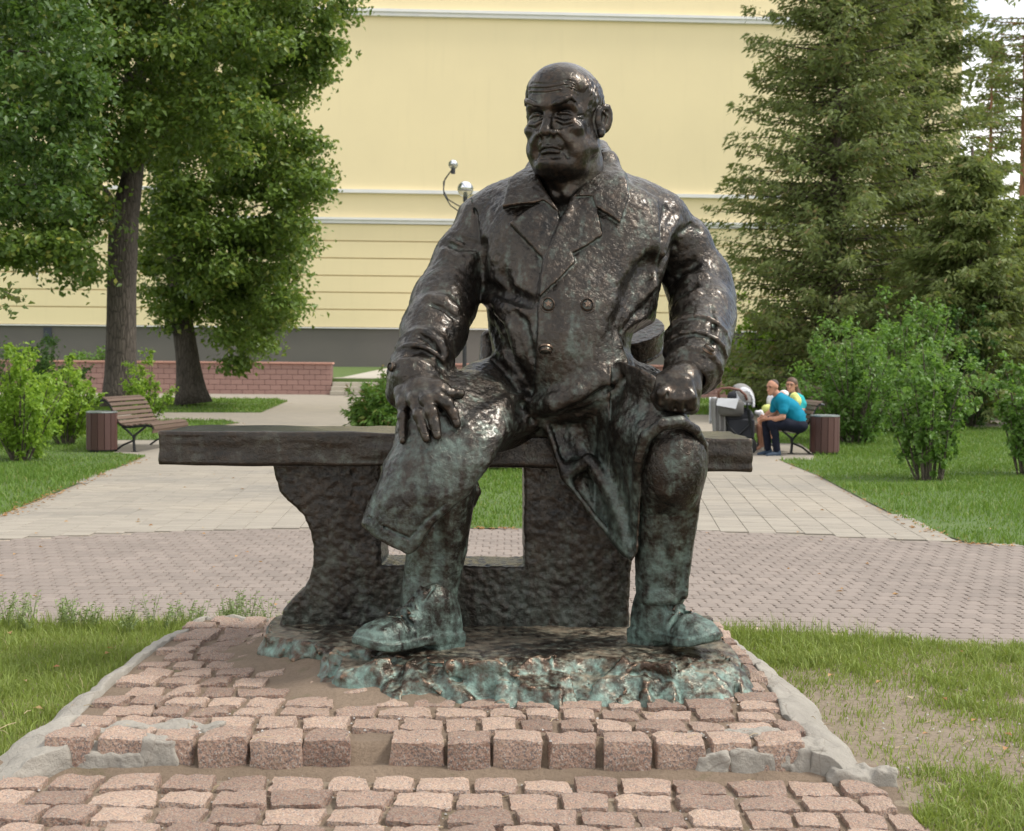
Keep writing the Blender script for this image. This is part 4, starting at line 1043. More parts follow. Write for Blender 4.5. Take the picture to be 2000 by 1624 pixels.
tcrease([(1300, 1010), (1290, 1060), (1310, 1120)], .01, .04); tcrease([(850, 1000), (862, 1080), (850, 1150)], .01, .05)
def rough_disp(a=1.0):
    def f(p, n):
        c, v = cellnoise(p, .022, 4)
        return (a*(.004*vnoise(p, .09, 1)+.002*(np.minimum(c, .75)-.5)+.0014*vnoise(p, .014, 3))).astype(F4)
    return f

# ---------------- shoes (length runs along local y)
def shoe(heel, toe, zs, width=.115):
    M = Model(); heel = np.array(heel); toe = np.array(toe); d = toe-heel; Ln = float(np.linalg.norm(d[:2])); d = d/Ln
    sx = np.array([-d[1], d[0], 0]); RM = np.stack([sx[:3], np.array([d[0], d[1], 0]), [0, 0, 1]]).astype(F4); o_ = np.array([heel[0], heel[1], zs], F4)
    ol = [(0, .62, .0), (.08, .70, 0), (.2, .70, 0), (.38, .62, 0), (.55, .78, 0), (.70, .98, 0), (.83, .92, 0), (.93, .62, 0), (1.0, .16, 0)]
    ys = np.array([a[0]*Ln for a in ol]); ws = np.array([a[1]*width for a in ol])
    def plan(p):
        y = np.clip(p[:, 1], 0, Ln); wv = np.interp(y, ys, ws); dd = np.abs(p[:, 0])-wv; e = np.abs(p[:, 1]-y)
        return np.where(e > 0, np.sqrt(e*e+np.maximum(dd, 0)**2), dd)
    lift = lambda y: .03*np.clip((y/Ln-.72)/.28, 0, 1)**2
    B0, B1 = (-.16, -.03, -.02), (.16, Ln+.04, .45)
    def sole(p): z = p[:, 2]-lift(p[:, 1]); return smax(plan(p)-.006, np.abs(z-.045)-.017, .006)
    def heelb(p): return smax(smax(plan(p)-.004, np.abs(p[:, 2]-.022)-.03, .005), np.abs(p[:, 1]-.05)-.095, .01)
    M.op('+', sole, B0, B1, .01); M.op('+', heelb, B0, B1, .01)
    def upper(p):
        y = p[:, 1]; hgt = np.interp(y, np.array([-.02, .05, .25, .38, .52, .68, .85, 1.0])*Ln, [.15, .175, .18, .165, .135, .112, .082, .03])
        wv = np.interp(y, ys, ws)*.94+.002; z = p[:, 2]-.045-lift(y)
        u = np.abs(p[:, 0])/np.maximum(wv, .02); v = np.maximum(z, 0)/hgt
        d_ = ((u**2.6+v**2.6)**(1/2.6)-1)*np.minimum(wv, hgt)*.8
        d_ = np.maximum(d_, -z); return smax(d_, np.maximum(-y-.005, y-Ln*1.0), .03)
    M.op('+', upper, B0, B1, .012)
    M.add(prim_caps([(0, .11, .10), (0, .12, .20)], [.088, .092]), .04)
    g = lambda x, y, z: (x, y*Ln, z)
    def sn(x, y, off=0):
        zz = np.linspace(.4, .03, 200); pts = np.stack([np.full(200, x), np.full(200, y*Ln), zz], 1).astype(F4)
        v = np.concatenate([M(pts[i:i+10]) for i in range(0, 200, 10)]); k = int(np.argmax(v < 0)); return (x, y*Ln, float(zz[k])+off)
    M.sub(prim_caps([sn(t*.09, .66-.05*abs(t)) for t in np.linspace(-1, 1, 9)], [.005]*9), .006)       # toe cap seam
    for i in range(4):
        yy = .36+.075*i; M.add(prim_caps([sn(-.045, yy+.03, .002), sn(0, yy, .006), sn(.045, yy+.02, .002)], [.006, .008, .006]), .004)
    M.sub(prim_caps([sn(.055, .30), sn(.058, .5), sn(.04, .6)], [.005]*3), .006); M.sub(prim_caps([sn(-.055, .30), sn(-.058, .5), sn(-.04, .6)], [.005]*3), .006)
    for yy in (.60, .56): M.sub(prim_caps([sn(-.08, yy-.02), sn(0, yy+.01), sn(.08, yy-.03)], [.006, .009, .006]), .02)
    fn = lambda p: M(((p-o_)@RM.T).astype(F4))
    cs = np.array([[a, b, c] for a in (B0[0], B1[0]) for b in (B0[1], B1[1]) for c in (B0[2], B1[2])])@RM+o_
    return fn, cs.min(0), cs.max(0)
shoeL = shoe((-.245, 6.07, 0), (-.650, 5.76, 0), ZB, .118)
shoeR = shoe((.575, 6.20, 0), (.885, 5.90, 0), ZB, .112)

# ---------------- plinth of cast rock


def rock_fn(p):
    q = p.copy()
    w1 = vnoise(q, .16, 21); w2 = vnoise(q, .07, 22)
    c, v = cellnoise(q+.05*w1[:, None], .17, 6); c2, v2 = cellnoise(q+.02*w2[:, None], .07, 8)
    dpth = np.clip((ZB-q[:, 2])/.14, 0, 1.2)
    fr = np.clip((6.1-q[:, 1])/.35, 0, 1)
    d = sd_poly(q[:, 0], q[:, 1], rock_poly)
    side = d-.015-.075*dpth**1.3*fr-.02*dpth-(.045*v+.05*(.45-c))*(.3+.7*dpth)-.018*(.5-c2)
    top = q[:, 2]-ZB-.004*w2-.006*np.clip(.4-c2, 0, 1)+np.clip(d+.17, 0, .4)*fr*(.30+.35*v)-.012*(v2 > .5)*np.clip(d+.2, 0, .1)*8*fr
    rg = 1-np.abs(vnoise(q+.03*w2[:, None], .24, 31))*2.2; rg2 = 1-np.abs(vnoise(q, .09, 33))*2.2
    k_ = np.clip(dpth*1.6+fr*np.clip(1+(d+.10)/.12, 0, 1), 0, 1)
    return smax(side*.8, top*.9, .010)-(.034*rg+.012*rg2)*k_+.020*k_
bench_sup = [(530, 905), (537, 935), (548, 965), (575, 990), (594, 1010), (606, 1040), (612, 1068), (610, 1100), (604, 1128), (592, 1152), (570, 1172), (553, 1190), (548, 1210), (543, 1240), (1229, 1238), (1231, 1130), (1236, 1060), (1240, 905)]
bench_hole = [(744, 905), (745, 1105), (1024, 1107), (1022, 905)]
slab_poly = [(307, 843), (307, 910), (700, 912), (1100, 915), (1471, 925), (1471, 856), (1100, 851), (700, 845)]
def mk_bench():
    sp, lo, hi = prim_poly(bench_sup, 6.50, 6.50, 6.86, .012)
    hq = XZ(bench_hole, 6.50)
    def f(p): return smax(sp(p), -(sd_poly(p[:, 0], p[:, 2], hq)), .014)
    return f, lo, hi
def mk_slab():
    return prim_poly(slab_poly, 6.36, 6.36, 7.0, .014)
def board_disp(p, n):
    s_ = np.stack([p[:, 0]*.25, p[:, 1]*.25, p[:, 2]], 1).astype(F4)
    return (.006*vnoise(s_, .05, 3)+.003*vnoise(p, .12, 2)+.0025*vnoise(s_, .02, 7)).astype(F4)
def wall_disp(p, n):
    c, v = cellnoise(p, .026, 4); return (.005*vnoise(p, .10, 1)+.006*(np.minimum(c, .8)-.5)+.003*vnoise(p, .022, 3)).astype(F4)

# ---------------- cap lying behind him
capm = Model()
cc = W(1228, 650, 6.86)
_t = R(-9); CM = np.array([[math.cos(_t), 0, math.sin(_t)], [0, 1, 0], [-math.sin(_t), 0, math.cos(_t)]])
_x = R(24); CM = CM@np.array([[1, 0, 0], [0, math.cos(_x), -math.sin(_x)], [0, math.sin(_x), math.cos(_x)]])
CMi = CM.T.astype(F4)
def cyl(p, r0, r1, z0, z1, rnd=.012):
    t = np.clip((p[:, 2]-z0)/(z1-z0), 0, 1); d = np.sqrt(p[:, 0]**2+p[:, 1]**2)-(r0+(r1-r0)*t)+rnd; e = np.abs(p[:, 2]-(z0+z1)/2)-(z1-z0)/2+rnd
    return np.minimum(np.maximum(d, e), 0)+np.sqrt(np.maximum(d, 0)**2+np.maximum(e, 0)**2)-rnd
def cap_fn(p):
    q = ((p-cc.astype(F4))@CMi.T).astype(F4)
    d = cyl(q, .155, .175, -.10, .012); d = smin(d, cyl(q, .162, .166, -.115, -.10, .008), .01); d = smin(d, cyl(q, .176, .182, -.005, .016, .008), .006)
    d = smax(d, -(np.abs(q[:, 2]+.03)-.003+0*q[:, 0]-np.minimum(0, np.sqrt(q[:, 0]**2+q[:, 1]**2)-.165)*9), .006)
    return d

# ---------------- bronze
def bronze(name, green=.35, brown=.5, zlo=.3, zhi=1.3, wet=.3, dust=0.0):
    m = NT(name); v = m.co('Object'); g = m.n('NewGeometry'); sep = m.n('SeparateXYZ'); m.l(g.outputs['Position'], sep.inputs[0])
    n1 = m.noise(v, 3.2, 6, .6); n2 = m.noise(v, 22, 6, .65); n3 = m.noise(v, 75, 4, .6); n4 = m.noise(m.co('Object', (9, 9, 1.6)), 2.2, 5, .6)
    base = m.mix(m.ramp(n1, [(.35, 0.0), (.65, 1.0)]), *(((.045, .034, .026), (.09, .062, .045)) if dust else ((.019, .0175, .0155), (.046, .038, .030))))
    base = m.mix(m.math('MULTIPLY', m.ramp(n2, [(.45, 0.0), (.75, 1.0)]), brown), base, (.10, .062, .038))
    # verdigris: grows towards the ground, in rain streaks and in the hollows of the casting
    h = m.n('MapRange', clamp=True); m.l(sep.outputs['Z'], h.inputs['Value'])
    h.inputs['From Min'].default_value = zhi; h.inputs['From Max'].default_value = zlo; h.inputs['To Min'].default_value = .16; h.inputs['To Max'].default_value = 1.0
    cav = m.ramp(g.outputs['Pointiness'], [(.42, 1.0), (.50, .35), (.56, 0.0)])
    k = m.math('ADD', m.math('MULTIPLY', n1, .5), m.math('ADD', m.math('MULTIPLY', n4, .55), m.math('MULTIPLY', cav, .32)))
    k = m.math('ADD', k, m.math('MULTIPLY', m.math('SUBTRACT', n2, .5), .7))
    k = m.math('ADD', k, m.math('MULTIPLY', h.outputs[0], .30))
    pat = m.math('MULTIPLY', m.ramp(k, [(.72, 0.0), (1.02, 1.0)]), green, clamp=True)
    pcol = m.mix(m.ramp(n2, [(.3, 0.0), (.7, 1.0)]), *(((.085, .13, .11), (.19, .29, .245)) if dust else ((.062, .092, .078), (.13, .195, .165))))
    base = m.mix(pat, base, pcol)
    if dust:
        sn = m.n('SeparateXYZ'); m.l(g.outputs['Normal'], sn.inputs[0]); du = m.math('MULTIPLY', m.ramp(sn.outputs['Z'], [(.80, 0.0), (.97, 1.0)]), m.ramp(m.math('ADD', m.math('MULTIPLY', n1, .5), m.math('MULTIPLY', n2, .5)), [(.45, 0.0), (.60, 1.0)]))
        du = m.math('MULTIPLY', du, dust); base = m.mix(du, base, (.27, .205, .14)); pat = m.math('MAXIMUM', pat, du)
    worn = m.ramp(g.outputs['Pointiness'], [(.535, 0.0), (.60, 1.0)])
    wk = m.math('MULTIPLY', worn, wet)
    base = m.mix(wk, base, (.36, .23, .15))
    rough = m.math('ADD', m.math('MULTIPLY', pat, .28), m.math('ADD', m.math('MULTIPLY', n2, .24), .19))
    nb = m.bump(m.math('ADD', m.math('MULTIPLY', m.voro(v, 60, 'SMOOTH_F1'), .35), m.math('ADD', m.math('MULTIPLY', m.ramp(m.noise(v, 42, 3, .5, 1.6), [(.42, 0.), (.50, 1.)]), .45), m.math('MULTIPLY', n3, .5))), (.20 if 'skin' in name else .36), .010)
    nb = m.bump(m.noise(v, 240, 3, .6), .12, .004, nb)
    return m.set(Base_Color=base, Metallic=m.math('SUBTRACT', .80, m.math('MULTIPLY', pat, .75)), Roughness=rough, Normal=nb, Coat_Weight=(0.0 if dust or green > .7 else .16), Coat_Roughness=.15)
MB_coat = bronze('bronze_coat', .60, .35, .55, 1.5)
MB_skin = bronze('bronze_skin', .35, .6, .3, 1.0, .25)
MB_leg = bronze('bronze_trousers', .75, .35, .35, 1.2)
MB_shoe = bronze('bronze_shoes', 1.0, .2, .3, .62, .35)
MB_bench = bronze('bronze_bench', .32, .35, .0, .8, .2)
MB_rock = bronze('bronze_rock', 1.0, .9, .02, .42, .9, .8)

monument = empty('seated_man_statue', (0.2, 6.4, 0.12))
tag(monument, 'dark bronze statue of a bald man in a double-breasted coat seated on a slab bench', 'statue')
def hold(o):
    o.parent = monument; o.matrix_parent_inverse = Matrix.Translation(-monument.location); return o
Q = 1.0
lo, hi = coat.bounds(); hold(sculpt('coat', coat, lo, hi, .0062*Q, MB_coat, None, coat_disp))
hc = HCn.astype(F4)
hv = surface_nets(head_fn, hc-[.26, .28, .46], hc+[.26, .28, .30], .0034*Q)
lo, hi = hand_r.bounds(); hr = surface_nets(hand_r, lo, hi, .0032*Q)
lo, hi = hand_l.bounds(); hl_ = surface_nets(hand_l, lo, hi, .0036*Q)
core = Model(); core.add(prim_line([(1105, 330, 6.5), (1110, 420, 6.62), (1105, 620, 6.6), (1105, 780, 6.62)], [.09, .12, .16, .16]))
core.add(prim_line([(1110, 415, 6.62)]+rarm, [.07, .07, .07, .07, .07, .06, .05]), .03); core.add(prim_line([(1110, 415, 6.62)]+larm, [.07, .07, .07, .07, .07, .06, .05]), .03)
lo, hi = core.bounds(); cr = surface_nets(core, lo, hi, .02)
# one body: head with neck, torso, arms and both hands
bodyV, bodyF = hv
for v2, f2 in (hr, hl_, cr): bodyF = np.concatenate([bodyF, f2+len(bodyV)]); bodyV = np.concatenate([bodyV, v2])
body = hold(new_mesh('body', bodyV, bodyF, MB_skin, True))
nn = np.empty(len(bodyV)*3, F4); body.data.vertices.foreach_get('normal', nn); nn = nn.reshape(-1, 3)
bodyV = bodyV+nn*head_disp(bodyV.astype(F4), nn)[:, None]; body.data.vertices.foreach_set('co', bodyV.astype(F4).ravel()); body.data.update()
lo, hi = tro.bounds(); hold(sculpt('trousers', tro, lo, hi, .0065*Q, MB_leg, None, rough_disp(1.0)))
hold(sculpt('shoe', shoeL[0], shoeL[1], shoeL[2], .0045*Q, MB_shoe, None, rough_disp(.45)))
hold(sculpt('shoe', shoeR[0], shoeR[1], shoeR[2], .0045*Q, MB_shoe, None, rough_disp(.45)))
lo, hi = cc-np.array([.22, .22, .18]), cc+np.array([.22, .22, .08]); hold(sculpt('cap', cap_fn, lo, hi, .006*Q, MB_coat, None, rough_disp(1.2)))
f_, lo, hi = mk_bench(); hold(sculpt('bench_support', f_, lo, hi, .0075*Q, MB_bench, None, wall_disp))
f_, lo, hi = mk_slab(); hold(sculpt('bench_seat', f_, lo, hi, .0085*Q, MB_bench, None, board_disp))
hold(sculpt('rock_plinth', rock_fn, (-1.3, 5.35, .06), (1.1, 7.1, ZB+.03), .009*Q, MB_rock, None, lambda p, n: (.003*vnoise(p, .03, 3)+.0015*vnoise(p, .012, 5)).astype(F4)))
for x_ in (1303, 1321, 1340):
    pass
def button(px, py, r, star, mat):
    r *= 1.12
    y = hit(coat, px, py); y = 6.2 if y is None else y
    p = W(px, py, y); e = .012
    fxn = lambda q: float(coat(np.array([q], F4))[0])
    g_ = np.array([fxn(p+np.eye(3)[i]*e)-fxn(p-np.eye(3)[i]*e) for i in range(3)]); g_ = Vector(g_).normalized()
    M = Matrix.Translation(Vector(p)) @ g_.to_track_quat('Z', 'Y').to_matrix().to_4x4()
    b = MB(); b.lathe([(r*1.25, -.006), (r*1.22, .003), (r*1.05, .004), (r*1.02, .014), (r*.86, .020), (r*.78, .014), (r*.4, .018), (0.001, .020)], n=20)
    if star:
        pts = [(r*(.62 if i % 2 == 0 else .25)*math.cos(2*PI*i/10+PI/2), r*(.62 if i % 2 == 0 else .25)*math.sin(2*PI*i/10+PI/2)) for i in range(10)]
        b.prism(pts, .014, .024)
    b.v = [tuple(M @ Vector(a)) for a in b.v]
    return hold(b.build('button', mat, None, False))
for a in [(1071, 596, .026, True), (1147, 597, .026, True), (1066, 683, .024, False), (1383, 684, .022, False), (768, 718, .018, False)]: button(*a, MB_coat)
# ================================================================ grass and plants
def leaf_mat(name, c1, c2, c3=None, trans=.35, rough=.5, scale=1.2):
    m = NT(name); g = m.n('NewGeometry'); v = m.co('Object')
    r_ = g.outputs['Random Per Island']; n = m.noise(v, scale, 3)
    c = m.mix(r_, c1, c2); c = m.mix(m.ramp(n, [(.35, 0.), (.65, .5)]), c, c1)
    if c3: c = m.mix(m.ramp(r_, [(.90, 0.), (.97, .9)]), c, c3)
    m.set(Base_Color=c, Roughness=rough)
    m.b.inputs['Specular IOR Level'].default_value = .35
    t = m.n('BsdfTranslucent'); m.l(m.mix(.5, c, (c2[0]*1.6, c2[1]*1.6, c2[2]*.8)), t.inputs['Color'])
    x = m.n('MixShader'); x.inputs[0].default_value = trans; m.l(m.b.outputs[0], x.inputs[1]); m.l(t.outputs[0], x.inputs[2]); m.l(x.outputs[0], m.out.inputs['Surface'])
    return m.m
G_near = leaf_mat('grass_near', (.15, .20, .040), (.27, .34, .08), (.34, .30, .15), .3, .6, .9)
G_far = leaf_mat('grass_far', (.085, .165, .022), (.16, .25, .045), (.24, .25, .08), .3, .6, .35)
def blades(name, poly, dens, h, wd, mat, z0=0., patchy=None, hvar=.5, bend=.5, clump=0):
    xs = [p[0] for p in poly]; ys = [p[1] for p in poly]
    A = (max(xs)-min(xs))*(max(ys)-min(ys)); N = int(A*dens)
    x = rng.uniform(min(xs), max(xs), N); y = rng.uniform(min(ys), max(ys), N)
    if clump:
        nc = N//clump; cx_ = x[:nc]; cy_ = y[:nc]; k = rng.integers(0, nc, N); x = cx_[k]+rng.normal(0, .035, N); y = cy_[k]+rng.normal(0, .035, N)
    keep = inpoly(x, y, poly) & (np.abs(x) < .40*y+.3)
    x, y = x[keep], y[keep]; p = np.stack([x, y, np.zeros(len(x))], 1).astype(F4)
    sc_ = np.ones(len(x))
    if patchy is not None: pr, hs = patchy(x, y, p); k = rng.random(len(x)) < pr; x, y, p, sc_ = x[k], y[k], p[k], hs[k]
    n = len(x); hh = h*sc_*(1-hvar+2*hvar*rng.random(n)*rng.random(n)**.3); a = rng.uniform(0, 2*PI, n); ww = wd*rng.uniform(.6, 1.3, n)
    bd = bend*hh*rng.uniform(.1, 1.1, n); ba = rng.uniform(0, 2*PI, n)
    z = gz(y)+z0
    dx, dy = np.cos(a)*ww, np.sin(a)*ww; bx, by = np.cos(ba)*bd, np.sin(ba)*bd
    V = np.empty((n, 5, 3), F4)
    V[:, 0] = np.stack([x-dx, y-dy, z], 1); V[:, 1] = np.stack([x+dx, y+dy, z], 1)
    V[:, 2] = np.stack([x+dx*.7+bx*.35, y+dy*.7+by*.35, z+hh*.6], 1); V[:, 3] = np.stack([x-dx*.7+bx*.35, y-dy*.7+by*.35, z+hh*.6], 1)
    V[:, 4] = np.stack([x+bx, y+by, z+hh*(1-.25*bd/np.maximum(hh, 1e-4))], 1)
    b = np.arange(n)[:, None]*5
    Fq = np.concatenate([b+np.array([[0, 1, 2]]), b+np.array([[0, 2, 3]]), b+np.array([[3, 2, 4]])])
    o = new_mesh(name, V.reshape(-1, 3), Fq, mat, False); tag(o, kind='stuff'); return o
def pt_left(x, y, p):
    a = vnoise(p, .9, 3)*.5+.5; b = vnoise(p, .25, 4)*.5+.5
    return np.clip(.45+a*.6+b*.4, 0, 1), .75+.6*a
def pt_right(x, y, p):
    a = vnoise(p, .55, 13)*.5+.5; b = vnoise(p, .2, 14)*.5+.5; far = np.clip((y-6.2)/1.2, 0, 1)
    k = np.clip((a*.6+b*.4-.37)*4, 0.14, 1); return np.clip(k+far*.8, .0, 1), .55+.5*k+.35*far
FLp = [(-5, 3.6), (PX0-.17, 3.6+1.2), (PX0-.19, 5.5), (PX0-.14, 6.5), (PX0-.04, 7.35), (PX0+.3, 7.50), (-.9, 7.50), (-.9, 7.82), (-5, 7.86)]
FRp = [(PX1+.20, 3.6), (5, 3.6), (5, 7.05), (2.9, 7.35), (1.9, 7.62), (1.25, 7.75), (.95, 7.6), (PX1+.06, 7.3), (PX1+.20, 6.3), (PX1+.19, 5.4), (PX1+.23, 5.0)]
blades('grass', FLp, 9000, .042, .0022, G_near, .004, pt_left, bend=.9)
blades('grass', FLp, 1600, .070, .0026, G_near, .004, pt_left, bend=1.1, clump=18)
blades('grass', FRp, 8000, .040, .0022, G_near, .004, pt_right, bend=.9)
blades('grass', FRp, 3200, .062, .0028, G_near, .004, pt_right, bend=1.2, clump=22)
edge = [(-5, 7.55), (-1.2, 7.50), (-.9, 7.50), (-.9, 7.84), (-5, 7.88)]
blades('grass', edge, 2000, .10, .0024, G_near, .004, None, bend=.5)
blades('grass', [(1.05, 7.3), (1.5, 7.35), (2.0, 7.25), (2.0, 7.6), (1.3, 7.78), (1.0, 7.62)], 2200, .11, .0024, G_near, .004, None, bend=.6)
for k_, dn, h_, w_ in (('l1', 900, .075, .0065), ('l2', 450, .08, .010), ('l3', 260, .09, .014), ('mid', 700, .08, .007), ('r1', 850, .08, .0065), ('r2', 240, .09, .014)):
    pp = [(x, y) for x, y in LW[k_]]
    blades('grass', pp, dn, h_, w_, G_far, .010, lambda x, y, p: (np.clip(.75+.5*vnoise(p, .8, 5), 0, 1), .8+.5*vnoise(p, 1.3, 6)), bend=.8)
# weeds with tiny heads by the path edge
def weed(x, y, h, mat):
    b = MB(); 
    for k in range(5):
        a = random.uniform(0, 2*PI); l = h*random.uniform(.6, 1); e = (x+.05*math.cos(a), y+.05*math.sin(a), l)
        b.tube([(x, y, 0), (x+.02*math.cos(a), y+.02*math.sin(a), l*.5), e], [.0016, .0014, .001], 4)
        for q in range(9):
            t = .35+.65*q/9; c = [x+(e[0]-x)*t**1.2, y+(e[1]-y)*t**1.2, l*t]; r_ = .006; an = random.uniform(0, 6.3)
            b.add([(c[0], c[1], c[2]), (c[0]+math.cos(an)*.022, c[1]+math.sin(an)*.022, c[2]+.004), (c[0]+math.cos(an+.5)*.018, c[1]+math.sin(an+.5)*.018, c[2]+.012)], [(0, 1, 2)])
    return b
wb = MB(); random.seed(3)
for i in range(46):
    t = random.random(); x = -3.1+2.0*t+random.gauss(0, .2); q = weed(x, 7.6+random.uniform(-.12, .18), random.uniform(.12, .26), None); wb.add(q.v, q.f)
tag(wb.build('weeds', leaf_mat('weed_leaf', (.13, .18, .06), (.26, .32, .14), None, .3)), kind='stuff')
# fallen leaves
def fallen(name, pts, s, mat):
    b = MB()
    for x, y, z in pts:
        a = random.uniform(0, 6.3); l = s*random.uniform(.6, 1.3); c_, s_ = math.cos(a), math.sin(a); w_ = l*.55
        q = [(-l, 0, .002), (0, -w_, .004+random.random()*.01), (l, 0, .003), (0, w_, .006+random.random()*.01)]
        b.add([(x+u*c_-v*s_, y+u*s_+v*c_, z+t) for u, v, t in q], [(0, 1, 2), (0, 2, 3)])
    return tag(b.build(name, mat), kind='stuff')
M_fall = leaf_mat('fallen_leaf', (.30, .14, .05), (.42, .26, .10), (.40, .34, .22), .15)
pts = []
def along(poly_px, n, sp_, z):
    q = GP(poly_px)
    for _ in range(n):
        t = random.random()*(len(q)-1); i = int(t); f = t-i; x = q[i][0]*(1-f)+q[i+1][0]*f+random.gauss(0, sp_); y = q[i][1]*(1-f)+q[i+1][1]*f+random.gauss(0, sp_)
        pts.append((x, y, ground_z(y)+z))
random.seed(12)
along([(0, 1014), (60, 987), (120, 962), (200, 930), (285, 896)], 260, .07, .02)
along([(1520, 900), (1600, 934), (1700, 987), (1800, 1037), (1890, 1066), (2000, 1072)], 120, .06, .02)
along([(345, 846), (400, 840), (468, 829)], 60, .1, .02); along([(510, 808), (562, 786)], 40, .12, .02); along([(930, 1036), (1015, 1037)], 30, .05, .02)
for _ in range(130):
    y = random.uniform(7.9, 20); pts.append((random.uniform(-.4, .4)*y, y, ground_z(y)+.024))
fallen('fallen_leaves', pts, .022, M_fall)
b = MB(); random.seed(44)
for _ in range(420):
    x, y = random.choice([(random.uniform(1.4, 3.4), random.uniform(4.4, 7.0)), (random.uniform(1.4, 3.4), random.uniform(4.4, 7.0)), (random.uniform(-3.2, -1.95), random.uniform(4.8, 7.4)), (random.uniform(-2.0, 1.25), random.uniform(4.35, 5.5))])
    z = .010 if (y < 4.94 or x > 1.3 or x < -1.9) else PZ+.012; a = random.uniform(0, 6.3); l = random.uniform(.012, .045); c_, s_ = math.cos(a)*l, math.sin(a)*l; r_ = random.uniform(.0008, .0018)
    b.tube([(x-c_, y-s_, z), (x+random.uniform(-.004, .004), y, z+.006), (x+c_, y+s_, z+.002)], r_, 3, False)
tag(b.build('straw_litter', plain('dry_straw', (.36, .28, .17), .9, var=.4, scale=3)), kind='stuff')
fallen('fallen_leaves', [(random.uniform(-3.4, -1.95), random.uniform(5, 7.6), .05) for _ in range(12)]+[(random.uniform(1.5, 3), random.uniform(4.6, 7.2), .03) for _ in range(26)]+[(random.uniform(-1.7, 1.2), random.uniform(4.3, 5.3), (.15 if i % 3 else .15)) for i in range(0)], .022, M_fall)
sp_ = []
M_peb = plain('pebble', (.42, .40, .37), .8, obj_random=.2)
b = MB(); random.seed(9)
for _ in range(620):
    x, y = random.choice([(random.uniform(-2.2, 1.3), random.uniform(4.3, 4.95)), (random.uniform(1.4, 3.3), random.uniform(4.4, 7.0)), (random.uniform(-1.6, 1.0), random.uniform(5.0, 5.6))])
    z = .012 if y < 4.96 or x > 1.3 else PZ+.004; s_ = random.uniform(.004, .010); M = Matrix.Translation((x, y, z)) @ Matrix.Rotation(random.random()*6, 4, 'Z') @ Matrix.Diagonal((s_, s_*.7, s_*.6, 1))
    b.add([tuple(M @ Vector(v_)) for v_ in [(1, 0, 0), (0, 1, 0), (-1, 0, 0), (0, -1, 0), (0, 0, 1), (0, 0, -.6)]], [(0, 1, 4), (1, 2, 4), (2, 3, 4), (3, 0, 4), (1, 0, 5), (2, 1, 5), (3, 2, 5), (0, 3, 5)])
tag(b.build('gravel', M_peb), kind='stuff')

# ---------------------------------------------------------------- leaves
def leaf_cloud(C, rad, n_each, size, droop=.5, flat=.0, seed=0, aspect=.62, shell=.35):
    """folded leaves spread through clumps; C (k,3), rad (k,3)"""
    r_ = np.random.default_rng(seed); k = len(C); n = k*n_each
    d = r_.normal(0, 1, (n, 3)); d /= np.linalg.norm(d, axis=1)[:, None]
    rr = (shell+(1-shell)*r_.random(n))[:, None]*(1+.15*r_.normal(0, 1, n)[:, None])
    ci = np.repeat(np.arange(k), n_each); c = C[ci]+d*rr*rad[ci]
    nrm = d*.45+r_.normal(0, .55, (n, 3))+np.array([0, 0, .55]); nrm /= np.linalg.norm(nrm, axis=1)[:, None]
    t = np.cross(nrm, r_.normal(0, 1, (n, 3))); t[:, 2] -= droop; t -= nrm*(t*nrm).sum(1)[:, None]; t /= np.linalg.norm(t, axis=1)[:, None]
    b = np.cross(nrm, t); s = size*r_.uniform(.6, 1.25, n)[:, None]
    V = np.empty((n, 4, 3), F4); fold = nrm*s*.16
    V[:, 0] = c-t*s*.5; V[:, 1] = c+b*s*aspect*.5+fold-t*s*.06; V[:, 2] = c+t*s*.55; V[:, 3] = c-b*s*aspect*.5+fold-t*s*.06
    i = np.arange(n)[:, None]*4; Fq = np.concatenate([i+np.array([[0, 1, 2]]), i+np.array([[0, 2, 3]])])
    return V.reshape(-1, 3), Fq
def bark_mat(name, c1, c2, sc_=9):
    m = NT(name); v = m.co('Object', (1, 1, .22)); a = m.noise(v, sc_, 6, .7); b_ = m.voro(v, sc_*1.6, 'DISTANCE_TO_EDGE')
    c = m.mix(m.ramp(a, [(.3, 0.), (.7, 1.)]), c1, c2); c = m.mix(m.ramp(b_, [(.0, .8), (.12, 0.)]), c, tuple(x*.45 for x in c1))
    return m.set(Base_Color=c, Roughness=.95, Normal=m.bump(m.math('ADD', a, b_), 1.0, .05))
BK = bark_mat('linden_bark', (.055, .044, .034), (.12, .10, .08)); BK_con = bark_mat('conifer_bark', (.07, .05, .04), (.13, .10, .08)); BK_pine = bark_mat('pine_bark', (.22, .10, .05), (.38, .19, .10), 5); BK_twig = bark_mat('twig_bark', (.10, .085, .06), (.18, .15, .11), 20)
def trunk_mesh(name, pts, rads, mat, parent, n=18, flare=.35):
    pts = [np.array(p) for p in pts]; t = np.linspace(0, len(pts)-1, 22); P_ = [np.array([np.interp(a, range(len(pts)), [p[k] for p in pts]) for k in range(3)]) for a in t]
    r_ = [float(np.interp(a, range(len(pts)), rads)) for a in t]
    m_ = MB(); m_.tube(P_, r_, n); v = np.array(m_.v)
    for i in range(22):
        for k in range(n):
            j = i*n+k; c = P_[i]; d = v[j]-c; a = 2*PI*k/n
            s = 1+.05*math.sin(5*a+i*.3)+.04*math.sin(3*a+1.7-i*.2)+(flare*(1-i/3)**2*(1+.4*math.sin(4*a)) if i < 3 else 0)
            v[j] = c+d*s
    return new_mesh(name, v, m_.f, mat, True, parent)
